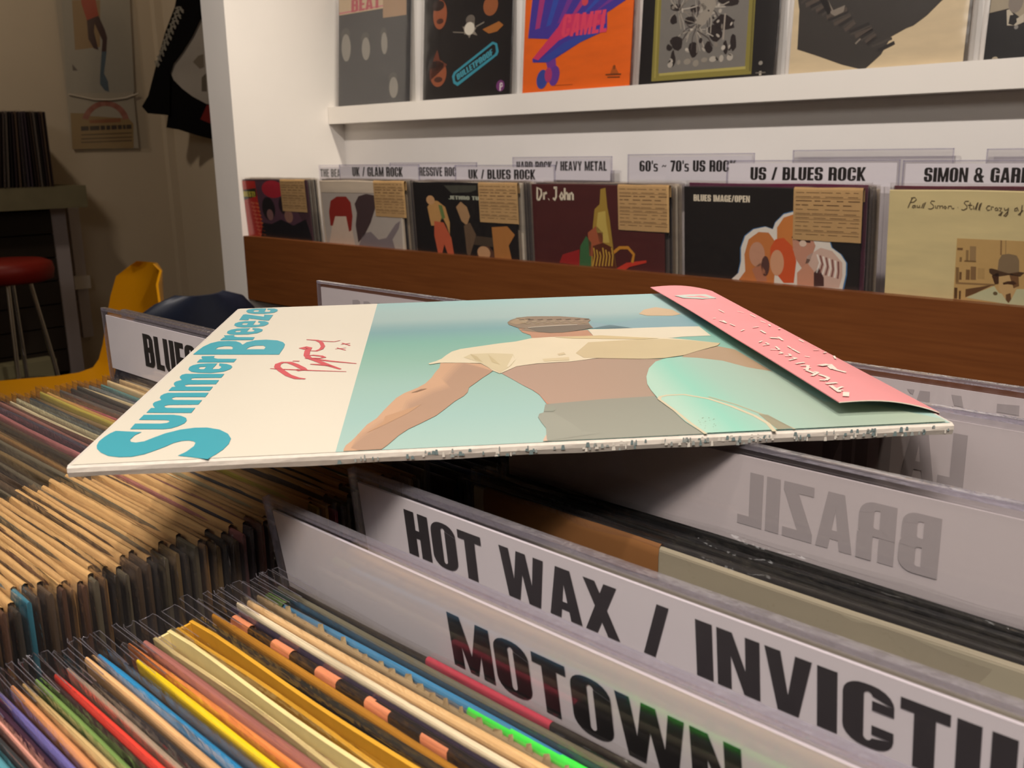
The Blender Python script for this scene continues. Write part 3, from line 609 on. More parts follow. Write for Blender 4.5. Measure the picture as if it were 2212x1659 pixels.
let(bz((325, 1440), (380, 1380), (440, 1375), (410, 1345), (412, 1315), (450, 1290), (510, 1275), (540, 1270), (510, 1240), (505, 1215), (540, 1185), (600, 1170), (1215, 1172), (1165, 1232), (740, 1237), (690, 1245), (680, 1258), (705, 1270), (1130, 1270), (1080, 1335), (640, 1340), (590, 1350), (585, 1365), (620, 1375), (1035, 1375), (980, 1440)))
let(bz((640, 1105), (660, 1060), (720, 1030), (820, 1010), (960, 1003), (1105, 1003), (1020, 1095), (1130, 1093), (1165, 1070), (1160, 1050), (1130, 1040), (1135, 1003), (1250, 1012), (1325, 1035), (1340, 1058), (1310, 1095), (1200, 1135), (1000, 1157), (800, 1152), (690, 1137)), [bz((800, 1080), (830, 1060), (930, 1055), (890, 1095), (830, 1097))])
let(bz((855, 890), (1060, 885), (1045, 905), (1060, 920), (1110, 930), (1410, 932), (1365, 985), (775, 988), (825, 938), (870, 937), (850, 915)))
let(bz((715, 862), (790, 800), (880, 735), (1000, 680), (1120, 652), (1280, 645), (1400, 650), (1470, 675), (1505, 705), (1570, 665), (1700, 635), (1880, 625), (2060, 637), (2150, 665), (2180, 700), (2160, 755), (2120, 810), (2085, 862)), [bz((1065, 778), (1120, 745), (1220, 728), (1320, 730), (1355, 750), (1340, 778)), bz((1555, 778), (1620, 740), (1720, 720), (1830, 718), (1872, 740), (1850, 778))])
let(bz((1205, 557), (1375, 552), (1370, 575), (1420, 585), (1700, 585), (1665, 630), (1145, 633), (1200, 590), (1230, 587)))
let(bz((1255, 520), (1265, 490), (1320, 465), (1420, 448), (1625, 440), (1570, 498), (1660, 497), (1695, 485), (1690, 470), (1660, 462), (1665, 440), (1770, 445), (1825, 462), (1815, 490), (1740, 520), (1600, 540), (1400, 545), (1300, 540)), [bz((1380, 495), (1410, 482), (1485, 478), (1465, 503), (1400, 505))])
let(bz((1370, 395), (1385, 365), (1440, 345), (1540, 330), (1720, 325), (1670, 388), (1755, 388), (1785, 375), (1780, 358), (1750, 350), (1760, 325), (1860, 328), (1920, 350), (1915, 375), (1850, 405), (1700, 425), (1500, 428), (1410, 418)), [bz((1490, 375), (1520, 362), (1595, 360), (1570, 388), (1510, 388))])
let(bz((1515, 225), (1560, 220), (1845, 258), (1850, 227), (1992, 230), (1925, 318), (1880, 318), (1610, 286), (1595, 313), (1450, 310)))
let(bz((1560, 170), (1590, 145), (1680, 130), (1800, 126), (1885, 126), (1850, 180), (1930, 180), (1950, 165), (1940, 150), (1895, 147), (1905, 127), (2010, 128), (2065, 145), (2060, 170), (2000, 195), (1850, 212), (1700, 212), (1590, 198)), [bz((1675, 165), (1700, 155), (1770, 153), (1755, 178), (1690, 180))])
obj('title_lettering', b, t)
b = MB(); RED = inkj('E0606A', .4); sg = crop(560, 700, 5.53)
for w, pts in ((.0030, ((550, 662), (450, 655), (350, 620), (260, 560), (215, 520), (225, 485), (280, 465), (360, 465), (440, 495), (520, 535), (545, 555), (480, 560), (440, 548))), (.0015, ((130, 538), (250, 545), (600, 560), (1040, 575))), (.0030, ((400, 448), (480, 450))),
               (.0022, ((610, 485), (700, 490), (880, 510))), (.0030, ((970, 545), (800, 490), (680, 440), (590, 410), (565, 380), (575, 330), (600, 290), (560, 280), (505, 292), (560, 305), (600, 300))), (.0020, ((545, 415), (700, 430), (860, 450), (1160, 478))),
               (.0020, ((570, 385), (640, 378), (740, 388), (780, 405), (720, 417), (640, 410))), (.0022, ((600, 325), (680, 328), (740, 305), (762, 270), (740, 225), (690, 200), (565, 192))), (.0012, ((690, 200), (790, 212), (900, 217), (970, 200))),
               (.0014, ((905, 305), (1040, 290))), (.0020, ((930, 290), (1030, 318))), (.0018, ((975, 250), (1085, 235))), (.0020, ((990, 232), (1085, 262)))):
    b.stroke([JF.uv(*p) for p in sg(*pts)], w, .00032, RED, True)
o = obj('signature', b, t); o['label'] = 'handwritten red signature'
# the paper strip folded round the far edge, its free side lifting off the cover
def lift(x, y, v):
    d = ray(x, y); o = P0 + JF.v * v - CAM                     # o + u*U + h*N = t*d
    A = Matrix((JF.u, JF.n, -d)).transposed(); s = A.inverted() @ (-o); return s[0], s[1]
c2 = crop(1700, 750, 4.32)
ed = o_((135, 112), (440, 245), (900, 465), (1200, 635), (1500, 820), (1800, 1000)) + c2((240, 340), (470, 515))
NV = 17; W1 = .0605
def hgt(s): return .0165 - .006 * s + .004 * math.sin(s * 3.1)  # lift of the free side; s = 0 at the far end
hs = [lift(*ed[0], JS), lift(*ed[-1], .014)]
def strip_pt(s, k, n=0.0):
    """k = 0 at the fold over the sleeve's right edge, 1 at the free side"""
    v = JS - .0005 + s * (.013 - JS); h1 = hs[0][1] + (hs[1][1] - hs[0][1]) * s; u1 = hs[0][0] + (hs[1][0] - hs[0][0]) * s
    h1 = max(h1, .004) + .0015 * math.sin(math.pi * s)
    u = JS + .0012 + (u1 - JS - .0012) * k; h = .0006 + h1 * (k ** .8) + .002 * math.sin(math.pi * k)
    return Vector((u, v, h + n))
PINK = mat('pink_paper', dark('F2A0A6', .74), .6, .2, .05, 40); UNDER = mat('strip_underside', 'D8CFC4', .8, .2, .05, 40)
b = MB(); rows = [[strip_pt(i / NV, k / 10) for k in range(11)] for i in range(NV + 1)]
b.grid(rows, PINK); b.grid([[p + Vector((0, 0, -.0004)) for p in r] for r in rows], UNDER, flip=True)
for r in (rows[0], rows[-1]): b.grid([r, [p + Vector((0, 0, -.0004)) for p in r]], UNDER)
b.grid([[strip_pt(i / NV, 1) for i in range(NV + 1)], [strip_pt(i / NV, 1, -.0004) for i in range(NV + 1)]], PINK)
b.grid([[(JS + .0012, p[0].y, z) for p in rows] for z in (.0006, -.002, -th - .0006)], PINK)
strip = obj('paper_strip', b, t); strip['label'] = 'pink paper strip with white lettering, lifting off the cover'
b = MB(); PW = inkj('FBEFE6', .6)
def stp(pts, w=.0016):
    for a, c in zip(pts, pts[1:]):
        A, B = strip_pt(a[0], a[1], .0005), strip_pt(c[0], c[1], .0005); d = (B - A); d.z = 0
        if d.length < 1e-6: continue
        q = Vector((-d.y, d.x, 0)).normalized() * w / 2
        b.face([A - q, B - q, B + q, A + q], PW)
def strip_s(x, y):
    best = None
    for i in range(0, 61):
        for k in range(0, 31):
            p = JF.m @ strip_pt(i / 60, k / 30) - CAM; z = p.dot(FWD); e = (p.dot(RGT) / z * FPX + W / 2 - x) ** 2 + (p.dot(DWN) / z * FPX + H / 2 - y) ** 2
            if best is None or e < best[0]: best = (e, i / 60, k / 30)
    _, s, k = best; st = 1 / 60
    for _ in range(3):
        st /= 2; 
        for ds in (-st, 0, st):
            for dk in (-st * 2, 0, st * 2):
                p = JF.m @ strip_pt(s + ds, k + dk) - CAM; z = p.dot(FWD); e = (p.dot(RGT) / z * FPX + W / 2 - x) ** 2 + (p.dot(DWN) / z * FPX + H / 2 - y) ** 2
                if e < best[0]: best = (e, s + ds, k + dk)
        _, s, k = best
    return s, k
ob = crop(1500, 640, 6.506)
for w, pts in ((.0032, ((2135, 1365), (2128, 1420))), (.0024, ((1915, 1272), (2040, 1362))), (.0018, ((1985, 1330), (2085, 1285))), (.0018, ((2005, 1345), (2090, 1332))), (.0026, ((1842, 1245), (2005, 1222))), (.0022, ((1762, 1190), (1840, 1198), (1885, 1165), (1850, 1142), (1745, 1112))),
               (.0020, ((1650, 1135), (1735, 1085), (1680, 1070))), (.0020, ((1570, 1050), (1690, 1100))), (.0018, ((1540, 1040), (1640, 1010))), (.0018, ((1490, 990), (1600, 985), (1580, 1050))), (.0020, ((1420, 960), (1550, 940))), (.0018, ((1330, 915), (1440, 885), (1380, 870))), (.0016, ((1270, 850), (1360, 850), (1330, 825))),
               (.0016, ((1180, 820), (1240, 815), (1200, 795))), (.0014, ((1070, 760), (1200, 770), (1140, 720))), (.0014, ((960, 700), (1050, 690), (1000, 665))), (.0014, ((910, 660), (950, 640))), (.0012, ((650, 500), (700, 480))), (.0012, ((500, 400), (570, 430))), (.0014, ((350, 350), (450, 385), (400, 350))), (.0018, ((262, 322), (300, 318))),
               (.0040, ((1760, 985), (1880, 970), (1950, 1040))), (.0022, ((1950, 1040), (2130, 1085))), (.0014, ((1550, 855), (1620, 870))), (.0014, ((1370, 750), (1480, 800))), (.0012, ((1310, 710), (1360, 740))), (.0036, ((1060, 590), (1180, 600))), (.0016, ((1180, 580), (1240, 630))), (.0016, ((930, 490), (1000, 530))), (.0014, ((820, 450), (900, 440))),
               (.0014, ((1960, 850), (1980, 900))), (.0012, ((1820, 810), (1850, 800))), (.0012, ((1670, 765), (1740, 770))), (.0014, ((1665, 700), (1685, 712))), (.0012, ((1470, 620), (1540, 650))), (.0012, ((1180, 475), (1205, 465))), (.0014, ((1050, 405), (1060, 430))), (.0010, ((930, 360), (1000, 385))), (.0010, ((780, 270), (860, 310))), (.0010, ((340, 200), (420, 240))), (.0010, ((600, 220), (700, 240)))):
    stp([strip_s(*p) for p in ob(*pts)], w * .72)
obj('strip_lettering', b, strip)
b = MB(); SKY = inkj('CFDCD6', .6)
g = [strip_s(*p) for p in o_((420, 165), (600, 150), (800, 148), (930, 195), (760, 205), (540, 195))]
pts = [strip_pt(s, k, .0004) for s, k in g]; c0 = sum(pts, Vector()) / len(pts)
for a, c in zip(pts, pts[1:] + pts[:1]):
    f = [a, c, c0]
    if (f[1] - f[0]).cross(f[2] - f[0]).z < 0: f.reverse()
    b.face(f, SKY)
obj('sky_patch', b, strip)

# ================================================================== LPs in the wall bins
ROTF = Matrix.Rotation(math.pi / 2, 4, 'X')
class Art:
    """flat print on the front of a record thing; pixels of the print are measured on the cover's own plane"""
    def __init__(s, rec, th, off=.0005):
        s.rec = rec; s.m = Matrix.Translation((0, -th / 2 - off, 0)) @ ROTF; w = rec.matrix_world @ s.m
        s.F = Frame(w.translation, w.col[0].to_3d(), w.col[1].to_3d()); s.b = MB()
    def clip(s, p): return (min(max(p[0], -CW / 2 + .0015), CW / 2 - .0015), min(max(p[1], .001), CW - .0015))
    def pts(s, pts): return [s.clip(s.F.uv(*p)) for p in pts]
    def poly(s, pts, layer, c, holes=()): s.b.poly(s.pts(pts), layer * .00008, ink(c, .4), [s.pts(h) for h in holes])
    def oval(s, cx, cy, rx, ry, layer, c, tilt=0, n=22):
        u, v = s.F.uv(cx, cy); u2, _ = s.F.uv(cx + rx, cy); _, v2 = s.F.uv(cx, cy - ry); ru, rv = abs(u2 - u), abs(v2 - v); ct, st = math.cos(tilt), math.sin(tilt)
        s.b.poly([s.clip((u + ru * math.cos(a) * ct - rv * math.sin(a) * st, v + ru * math.cos(a) * st + rv * math.sin(a) * ct)) for a in [2 * math.pi * k / n for k in range(n)]], layer * .00008, ink(c, .4))
    def stroke(s, pts, w, layer, c): s.b.stroke([s.F.uv(*p) for p in pts], w, layer * .00008, ink(c, .4))
    def text(s, st, pa, pb, layer, c, shear=0, gap=.06):
        """pa = top left pixel, pb = bottom right pixel"""
        a, d = s.F.uv(*pa), s.F.uv(*pb); text(s.b, st, a[0], d[0], d[1], a[1], layer * .00008, ink(c, .4), gap, shear)
    def cut(s, name):
        o = obj(name, s.b, s.rec); o.matrix_local = s.m; s.b = MB()
    def done(s, name='cover_print'):
        o = obj(name, s.b, s.rec); o.matrix_local = s.m; return o
def price_print(rec, th, xc, wd=.112, drop=.08):
    p = [c for c in rec.children if c.name.startswith('price_card')][0]
    b = MB(); q = random.Random(7)
    for k in range(11):
        z = CW - .007 - k * .0064; x = -wd / 2 + .004
        while x < wd / 2 - .008:
            w = q.uniform(.006, .03); w = min(w, wd / 2 - .004 - x); b.box((x, -th / 2 - .00195, z), (x + w, -th / 2 - .00172, z + .0008 + .0006 * (k in (2, 3))), TANINK); x += w + q.uniform(.002, .012)
        if q.random() < .4: b.box((-wd / 2 + .003, -th / 2 - .00195, z - .002), (wd / 2 - .003, -th / 2 - .00172, z - .0016), TANINK)
    return obj('price_print', b, p)
WY, WZ, LW = 1.4218, .7700, .05
KX = lambda px, py: onY(px, py, 1.4075).x + CW / 2
WTH = .0036
def wall_front(px, py, color, label, price_px=None):
    x = KX(px, py); kw = None
    if price_px: kw = (onY(price_px[0], 420, 1.4075).x + onY(price_px[1], 420, 1.4075).x) / 2 - x
    r = record((x, WY, WZ), WTH, color, label, None, lean=LW, price=kw, seed=2, pad=.0024)
    bpy.context.view_layer.update()
    if kw is not None: price_print(r, WTH, kw)
    return r
z4 = crop(480, 300, 2.989); z5 = crop(1100, 300, 2.765); z3 = crop(1400, 0, 2.724)
# 1 red-banded sleeve
r = wall_front(522, 392, '4A3038', 'LP with red side strip reading BEST in the leftmost wall bin', (604, 668)); A = Art(r, WTH)
A.poly(z4((115, 270), (210, 272), (275, 640), (160, 640)), 1, 'C2281E'); A.poly(z4((210, 272), (390, 275), (640, 670), (270, 640)), 1, '5A3A48')
A.poly(z4((128, 330), (215, 318), (222, 370), (140, 395)), 2, '2A2A1A'); A.text('BEST!', z4((138, 338))[0], z4((214, 375))[0], 3, 'D8C83A')
A.oval(*z4((325, 325))[0], 24, 19, 2, 'B82838'); A.oval(*z4((300, 450))[0], 14, 25, 3, '1A1416'); A.oval(*z4((400, 430))[0], 12, 20, 3, '2A1A20')
A.oval(*z4((310, 490))[0], 7, 12, 4, '8A6460'); A.oval(*z4((430, 500))[0], 9, 14, 4, '9A7060')
A.poly(z4((250, 650), (262, 540), (320, 550), (380, 520), (460, 560), (540, 520), (580, 640), (590, 680)), 3, '161418')
q = random.Random(2)
for k in range(9):
    y = 410 + k * 25; x = 185 + k * 6; A.stroke(z4((x, y), (x + 26, y + 5), (x + 12, y + 14)), .004, 3, 'E07050'); A.stroke(z4((x + 30, y + 4), (x + 50, y + 10)), .004, 3, 'E0703A')
A.done()
# 2 pale sleeve with two abstract heads
r = wall_front(691, 394, 'D6C6B2', 'pale LP sleeve with a red-haired head in the second wall bin from the left', (812, 875)); A = Art(r, WTH)
A.poly(z4((640, 345), (1180, 355), (1225, 735), (680, 690)), 1, 'BDB2A8'); A.stroke(z4((640, 346), (980, 352)), .001, 2, '6A6258')
A.poly(z4((700, 560), (690, 470), (700, 400), (740, 372), (800, 372), (830, 410), (842, 500), (835, 590), (820, 600), (800, 500), (730, 500), (715, 560)), 4, '96281C')
A.poly(z4((715, 490), (800, 470), (835, 560), (860, 690), (690, 690), (705, 600)), 3, 'DCC4B0'); A.poly(z4((760, 690), (780, 675), (800, 690)), 4, 'B4523A')
A.poly(z4((855, 420), (880, 370), (930, 355), (985, 365), (990, 440), (960, 540), (920, 620), (880, 670), (862, 560), (870, 480)), 3, '4A3838')
A.poly(z4((880, 700), (910, 610), (960, 600), (1010, 650), (1060, 640), (1120, 550), (1150, 530), (1140, 580), (1100, 650), (1120, 720)), 3, '8A7E80')
A.poly(z4((1180, 290), (1205, 290), (1240, 740), (1170, 735)), 3, 'E0D6C4'); A.done()
# 3 black sleeve with standing figures
r = wall_front(893, 398, '161210', 'black LP sleeve with a figure in red trousers in the third wall bin', (1037, 1120)); A = Art(r, WTH)
A.text('JETHRO TULL', z4((1460, 366))[0], z4((1700, 398))[0], 3, 'B8BCA8')
A.poly(z4((1430, 300), (1640, 300), (1640, 330), (1600, 345), (1480, 350)), 1, '4A4A40')
A.poly(z4((1325, 440), (1350, 400), (1390, 400), (1440, 440), (1470, 540), (1470, 620), (1450, 560), (1420, 500), (1400, 560), (1350, 560)), 2, 'C8985C'); A.oval(*z4((1345, 395))[0], 9, 10, 3, 'D0A070')
A.poly(z4((1395, 425), (1420, 430), (1440, 510), (1420, 520)), 3, '6A8048'); A.poly(z4((1370, 530), (1430, 540), (1480, 640), (1500, 760), (1460, 750), (1435, 680), (1420, 745), (1395, 740), (1370, 620)), 3, 'C86040')
A.poly(z4((1510, 440), (1540, 405), (1580, 440), (1600, 500), (1580, 560), (1545, 530)), 2, 'B08A62'); A.poly(z4((1560, 560), (1600, 540), (1640, 620), (1600, 760), (1580, 740), (1570, 640)), 2, '6A5440')
A.poly(z4((1590, 620), (1750, 640), (1760, 700), (1600, 680)), 1, '4A3C2E'); A.poly(z4((1740, 570), (1840, 565), (1890, 620), (1850, 690), (1870, 780), (1760, 770)), 2, 'B4783E')
A.oval(*z4((1690, 735))[0], 14, 14, 3, 'C89A70'); A.poly(z4((1640, 770), (1660, 700), (1720, 690), (1760, 740), (1750, 790)), 2, '5A3A2A'); A.done()
# 4 maroon sleeve
r = wall_front(1150, 402, '4E1E1C', 'maroon LP sleeve with a golden figure in the middle wall bin', (1340, 1445)); A = Art(r, WTH)
for i, c in enumerate('Dr. John'):
    P = {'D': [((0, 0), (0, 1), (.55, .8), (.6, .4), (.3, 0), (0, 0))], 'r': [((0, 0), (0, .6)), ((0, .45), (.4, .6))], '.': [((0, .02), (.06, .06))], 'J': [((.1, 1), (.6, 1)), ((.45, 1), (.45, .25), (.25, 0), (0, .15))], 'o': [((.25, 0), (0, .3), (.25, .62), (.5, .3), (.25, 0))], 'h': [((0, 0), (0, 1)), ((0, .45), (.3, .6), (.45, .45), (.45, 0))], 'n': [((0, 0), (0, .6)), ((0, .45), (.3, .6), (.45, .45), (.45, 0))]}.get(c, [])
    x0 = (160, 212, 243, 0, 262, 305, 345, 382)[i] if i < 8 else 0; x0 = {0: 168, 1: 208, 2: 236, 4: 262, 5: 303, 6: 332, 7: 362}.get(i, 0)
    for st in P: A.stroke([z5((x0 + x * 42, 362 + (x0 - 160) * .02 - y * 72))[0] for x, y in st], .0045, 4, 'E4D8C0')
A.cut('lettering'); A.poly(z5((545, 300), (575, 292), (585, 400), (600, 480), (620, 640), (640, 770), (480, 760), (490, 640), (500, 520), (510, 420), (540, 390)), 2, 'A88838')
A.poly(z5((530, 440), (575, 430), (580, 500), (600, 620), (540, 620), (520, 540)), 3, 'C8AE58'); A.poly(z5((470, 560), (520, 520), (560, 560), (560, 700), (480, 700)), 3, 'A85A3A')
A.poly(z5((425, 640), (460, 580), (490, 620), (490, 760), (420, 755)), 3, '3E6A40'); A.poly(z5((300, 740), (320, 690), (420, 660), (420, 755)), 2, '9A2220')
A.stroke(z5((610, 690), (660, 650), (710, 650), (745, 690), (735, 740)), .006, 4, 'C8882E'); A.poly(z5((640, 775), (700, 740), (820, 725), (820, 740), (720, 765), (690, 785)), 4, 'C83A28')
A.poly(z5((500, 640), (560, 620), (620, 650), (640, 775), (500, 765)), 4, '5A2A16')
for k in range(7): A.stroke(z5((505 + k * 18, 650 + (k % 3) * 12), (512 + k * 18, 700), (500 + k * 19, 760)), .003, 5, 'C8A040')
A.done()
# 5 black sleeve with cut-out group
r = wall_front(1480, 398, '14100E', 'black LP sleeve with a white-edged cut-out of heads in the fifth wall bin', (1722, 1862)); A = Art(r, WTH)
A.text('BLUES IMAGE/OPEN', z5((1102, 332))[0], z5((1437, 380))[0], 3, 'E8DCC4')
out = z5((1325, 840), (1370, 800), (1385, 730), (1385, 650), (1410, 580), (1460, 540), (1530, 525), (1575, 540), (1590, 500), (1640, 450), (1700, 435), (1780, 440), (1880, 560), (1910, 600), (1925, 650), (1980, 690), (2012, 740), (2010, 810), (1990, 900), (1325, 870))
cx, cy = sum(p[0] for p in out) / len(out), sum(p[1] for p in out) / len(out)
A.poly([(cx + (x - cx) * 1.022, cy + (y - cy) * 1.03) for x, y in out], 1, '4A7AA8'); A.poly(out, 2, 'E6DED2')
A.poly(z5((1365, 850), (1410, 790), (1405, 690), (1430, 600), (1490, 556), (1550, 560), (1580, 600), (1600, 640), (1580, 880)), 3, 'C87A40')
A.oval(*z5((1480, 690))[0], 17, 27, 4, 'C89478'); A.oval(*z5((1530, 760))[0], 9, 22, 4, '5A3A34'); A.poly(z5((1450, 780), (1500, 740), (1530, 790), (1540, 850), (1480, 850)), 4, 'B8785A')
A.poly(z5((1600, 600), (1600, 530), (1640, 470), (1700, 450), (1760, 480), (1780, 560), (1700, 660), (1640, 620)), 3, 'D08040'); A.poly(z5((1690, 580), (1800, 560), (1830, 640), (1800, 720), (1760, 790), (1700, 700)), 4, 'C89078')
A.poly(z5((1560, 650), (1590, 600), (1640, 590), (1690, 640), (1715, 730), (1700, 860), (1640, 860), (1560, 760)), 5, 'D4582A'); A.oval(*z5((1600, 740))[0], 15, 28, 6, 'D8A07C')
A.poly(z5((1780, 700), (1860, 650), (1930, 670), (1990, 740), (1990, 820), (1970, 890), (1740, 880)), 4, 'D4B4A4'); A.poly(z5((1720, 800), (1780, 740), (1820, 790), (1820, 880), (1720, 870)), 5, 'D09478')
A.poly(z5((1820, 800), (1850, 770), (1880, 830), (1880, 880), (1820, 880)), 6, '4A2E2A'); A.stroke(z5((1690, 585), (1740, 610), (1800, 615)), .003, 6, '3A2420'); A.oval(*z5((1755, 625))[0], 8, 7, 7, 'E2C8B4')
for k in range(8): A.stroke(z5((1840 + k * 18, 690 + k * 6), (1856 + k * 16, 740 + k * 8), (1836 + k * 18, 800 + k * 5)), .0028, 6, ['F0E6DC', '8A5A54'][k % 2])
A.done()
# 6 cream sleeve with photograph
r = wall_front(1924, 407, 'DCCB96', 'cream LP with handwriting and a brown photograph of a hatted person, far right wall bin'); A = Art(r, WTH)
z8 = crop(1940, 400, 5.926)
SCR = [((125, 290), (150, 230), (185, 160)), ((165, 165), (215, 155), (235, 185), (200, 215), (160, 220)), ((220, 255), (190, 260), (180, 285), (200, 290), (225, 260), (225, 290)), ((245, 255), (245, 285), (265, 285), (275, 255), (280, 290)), ((300, 290), (320, 240), (355, 215), (330, 270), (320, 295)),
       ((470, 205), (430, 200), (415, 225), (450, 255), (455, 285), (420, 305), (385, 300)), ((475, 260), (485, 300)), ((500, 300), (505, 265), (530, 262), (535, 300), (545, 265), (570, 262), (572, 300)), ((600, 265), (585, 285), (600, 302), (620, 285), (600, 265)), ((640, 300), (645, 268), (680, 265), (690, 300), (720, 295)), ((763, 285), (768, 287)),
       ((905, 205), (860, 205), (845, 230), (880, 262), (880, 295), (840, 318), (810, 312)), ((925, 220), (915, 290), (935, 312), (950, 295)), ((890, 255), (950, 255)), ((965, 262), (970, 310)), ((985, 310), (1010, 240), (1025, 220), (1005, 280), (1000, 315)), ((1030, 318), (1045, 250), (1070, 225), (1045, 290), (1042, 325)),
       ((1180, 265), (1150, 265), (1128, 295), (1145, 322), (1175, 315)), ((1190, 320), (1195, 275), (1225, 280)), ((1265, 285), (1240, 300), (1245, 325), (1265, 320), (1275, 290), (1280, 325)), ((1290, 290), (1330, 290), (1300, 330), (1335, 345), (1310, 390), (1285, 385), (1340, 340)), ((1360, 290), (1365, 320), (1395, 315), (1415, 290), (1400, 370), (1375, 400), (1350, 395), (1410, 330)),
       ((1530, 285), (1495, 300), (1490, 330), (1515, 328), (1530, 295), (1540, 330)), ((1590, 255), (1580, 330), (1560, 385), (1535, 380), (1600, 320))]
for st in SCR: A.stroke(z8(*st), .0011, 2, '5A4A34')
A.poly(z8((755, 680), (1900, 730), (1900, 1700), (705, 1450)), 1, 'C8A468')
for (x, y, w, hh, c) in ((760, 800, 70, 30, '7A5A34'), (870, 830, 35, 140, '96784C'), (920, 780, 80, 190, 'A08258'), (850, 960, 150, 20, '86683E'), (790, 920, 28, 60, '86683E'), (870, 1080, 50, 130, '7E5E38'), (930, 1040, 70, 170, '8A6A44'), (1020, 1060, 90, 140, 'B8965E'), (740, 1050, 40, 190, '8A6A40'), (785, 1110, 30, 100, '6E4E2C'), (740, 1240, 500, 24, '94744A'), (720, 1310, 40, 140, '5E4222'), (780, 1350, 26, 110, '5E4222'), (1310, 705, 22, 190, '94744A'), (1375, 705, 12, 190, 'A8885A')):
    A.poly(z8((x, y), (x + w, y + w * .05), (x + w - 4, y + hh + w * .05), (x - 4, y + hh)), 2, c)
A.poly(z8((865, 1330), (1000, 1310), (1230, 1270), (1000, 1380), (860, 1435)), 2, '6A4A2A'); A.poly(z8((870, 1440), (1050, 1360), (1230, 1290), (1290, 1380), (1400, 1400), (1500, 1330), (1900, 1330), (1900, 1600)), 3, 'C8C8A0')
A.poly(z8((1290, 1330), (1285, 1130), (1330, 1120), (1530, 1130), (1540, 1290), (1450, 1460), (1415, 1500), (1360, 1440)), 4, 'CDAA74'); A.poly(z8((1420, 1130), (1540, 1120), (1550, 1290), (1480, 1320), (1440, 1200)), 5, '7A5634'); A.poly(z8((1200, 1160), (1290, 1110), (1290, 1260), (1240, 1270)), 5, '4A2E18')
A.poly(z8((1275, 1090), (1290, 960), (1330, 890), (1420, 878), (1520, 900), (1550, 960), (1550, 1110), (1420, 1130)), 6, '8A7456'); A.poly(z8((1165, 1070), (1200, 1065), (1280, 1085), (1420, 1120), (1560, 1110), (1620, 1120), (1560, 1170), (1420, 1150), (1290, 1170), (1220, 1160), (1170, 1120)), 5, '523A24')
A.poly(z8((1340, 1250), (1400, 1230), (1480, 1225), (1520, 1260), (1480, 1275), (1400, 1265), (1350, 1272)), 7, '4A2E18'); A.poly(z8((1380, 1470), (1415, 1510), (1450, 1460), (1440, 1380), (1380, 1400)), 5, '6A4A2A'); A.oval(*z8((1245, 1385))[0], 5, 4, 5, '6A5A3A')
A.done()
# the LPs standing behind each front sleeve
names = ['the red-banded LP', 'the pale LP with red-haired head', 'the black LP with red trousers', 'the maroon LP', 'the LP with cut-out heads', 'the cream LP with photograph']
for k, (px, py) in enumerate(((522, 392), (691, 394), (893, 398), (1150, 402), (1480, 398), (1924, 407))):
    for i in range(10 if 0 < k < 5 else 5):
        c = '5A1E3C' if (k == 4 and i == 0) else ('5A2430' if (k == 5 and i == 0) else rnd.choice(['C8B8A0', '9A9488', '5A5450', '3A3634', 'DCD2C0', '7E7468', 'E4DCCC']))
        record((KX(px, py) + .003 + rnd.uniform(-.004, .003), WY + .0072 + i * .0046, WZ + (.0055 if (i == 0 and k in (4, 5)) else rnd.uniform(-.002, .002))), .0032, c, 'LP edge in the wall bin, %s behind %s' % (ordn(i), names[k]), 'LPs in the wall bins', lean=LW, seed=(i + k) % 5)

# wall divider cards
def wcard(label, Y, pl, pr, py, txt=None, pa=None, pb=None, blank=False):
    a = onY(pl, py, Y); c = onY(pr, py, Y); L = None
    if txt: p, q = onY(*pa, Y), onY(*pb, Y); L = (txt, p.x, q.x, p.z, q.z)
    divider(label, a.x, max(.2, c.x - a.x), Y, a.z, 0, -1, .052, H=a.z - .7665, blank=blank, letters=L)
wcard('divider card with THE and a cut-off word, farthest left in the wall bins', 1.655, 657, 815, 357, 'THE BEATLES', (692, 365), (762, 383))
wcard('divider card reading UK / GLAM ROCK above the second wall bin', 1.555, 733, 905, 356, 'UK / GLAM ROCK', (761, 361), (871, 382))
wcard('divider card ending RESSIVE ROCK behind the third wall bin', 1.625, 842, 1030, 352, 'PROGRESSIVE ROCK', (874, 361), (995, 381))
wcard('divider card reading UK / BLUES ROCK above the black sleeve with red trousers', 1.565, 983, 1199, 357, 'UK / BLUES ROCK', (1012, 366), (1157, 388))
wcard('divider card reading HARD ROCK / HEAVY METAL behind the maroon LP', 1.715, 1108, 1322, 340, 'HARD ROCK / HEAVY METAL', (1116, 349), (1311, 369))
wcard('divider card reading 60\'s~70\'s US ROCK behind the maroon LP', 1.68, 1357, 1630, 334, "60's ~ 70's US ROCK", (1382, 347), (1590, 371))
wcard('divider card reading US / BLUES ROCK above the LP with cut-out heads', 1.545, 1571, 1945, 347, 'US / BLUES ROCK', (1622, 361), (1870, 391))
wcard('blank clear divider sleeve standing behind the US / BLUES ROCK card', 1.735, 1714, 2061, 325, blank=True)
wcard('divider card with a large black ampersand above the cream LP with photograph', 1.53, 1952, 2360, 347, 'SIMON & GARFUNKEL', (1998, 362), (2330, 396))
wcard('blank clear divider sleeve behind the card with the ampersand', 1.735, 2133, 2480, 322, blank=True)

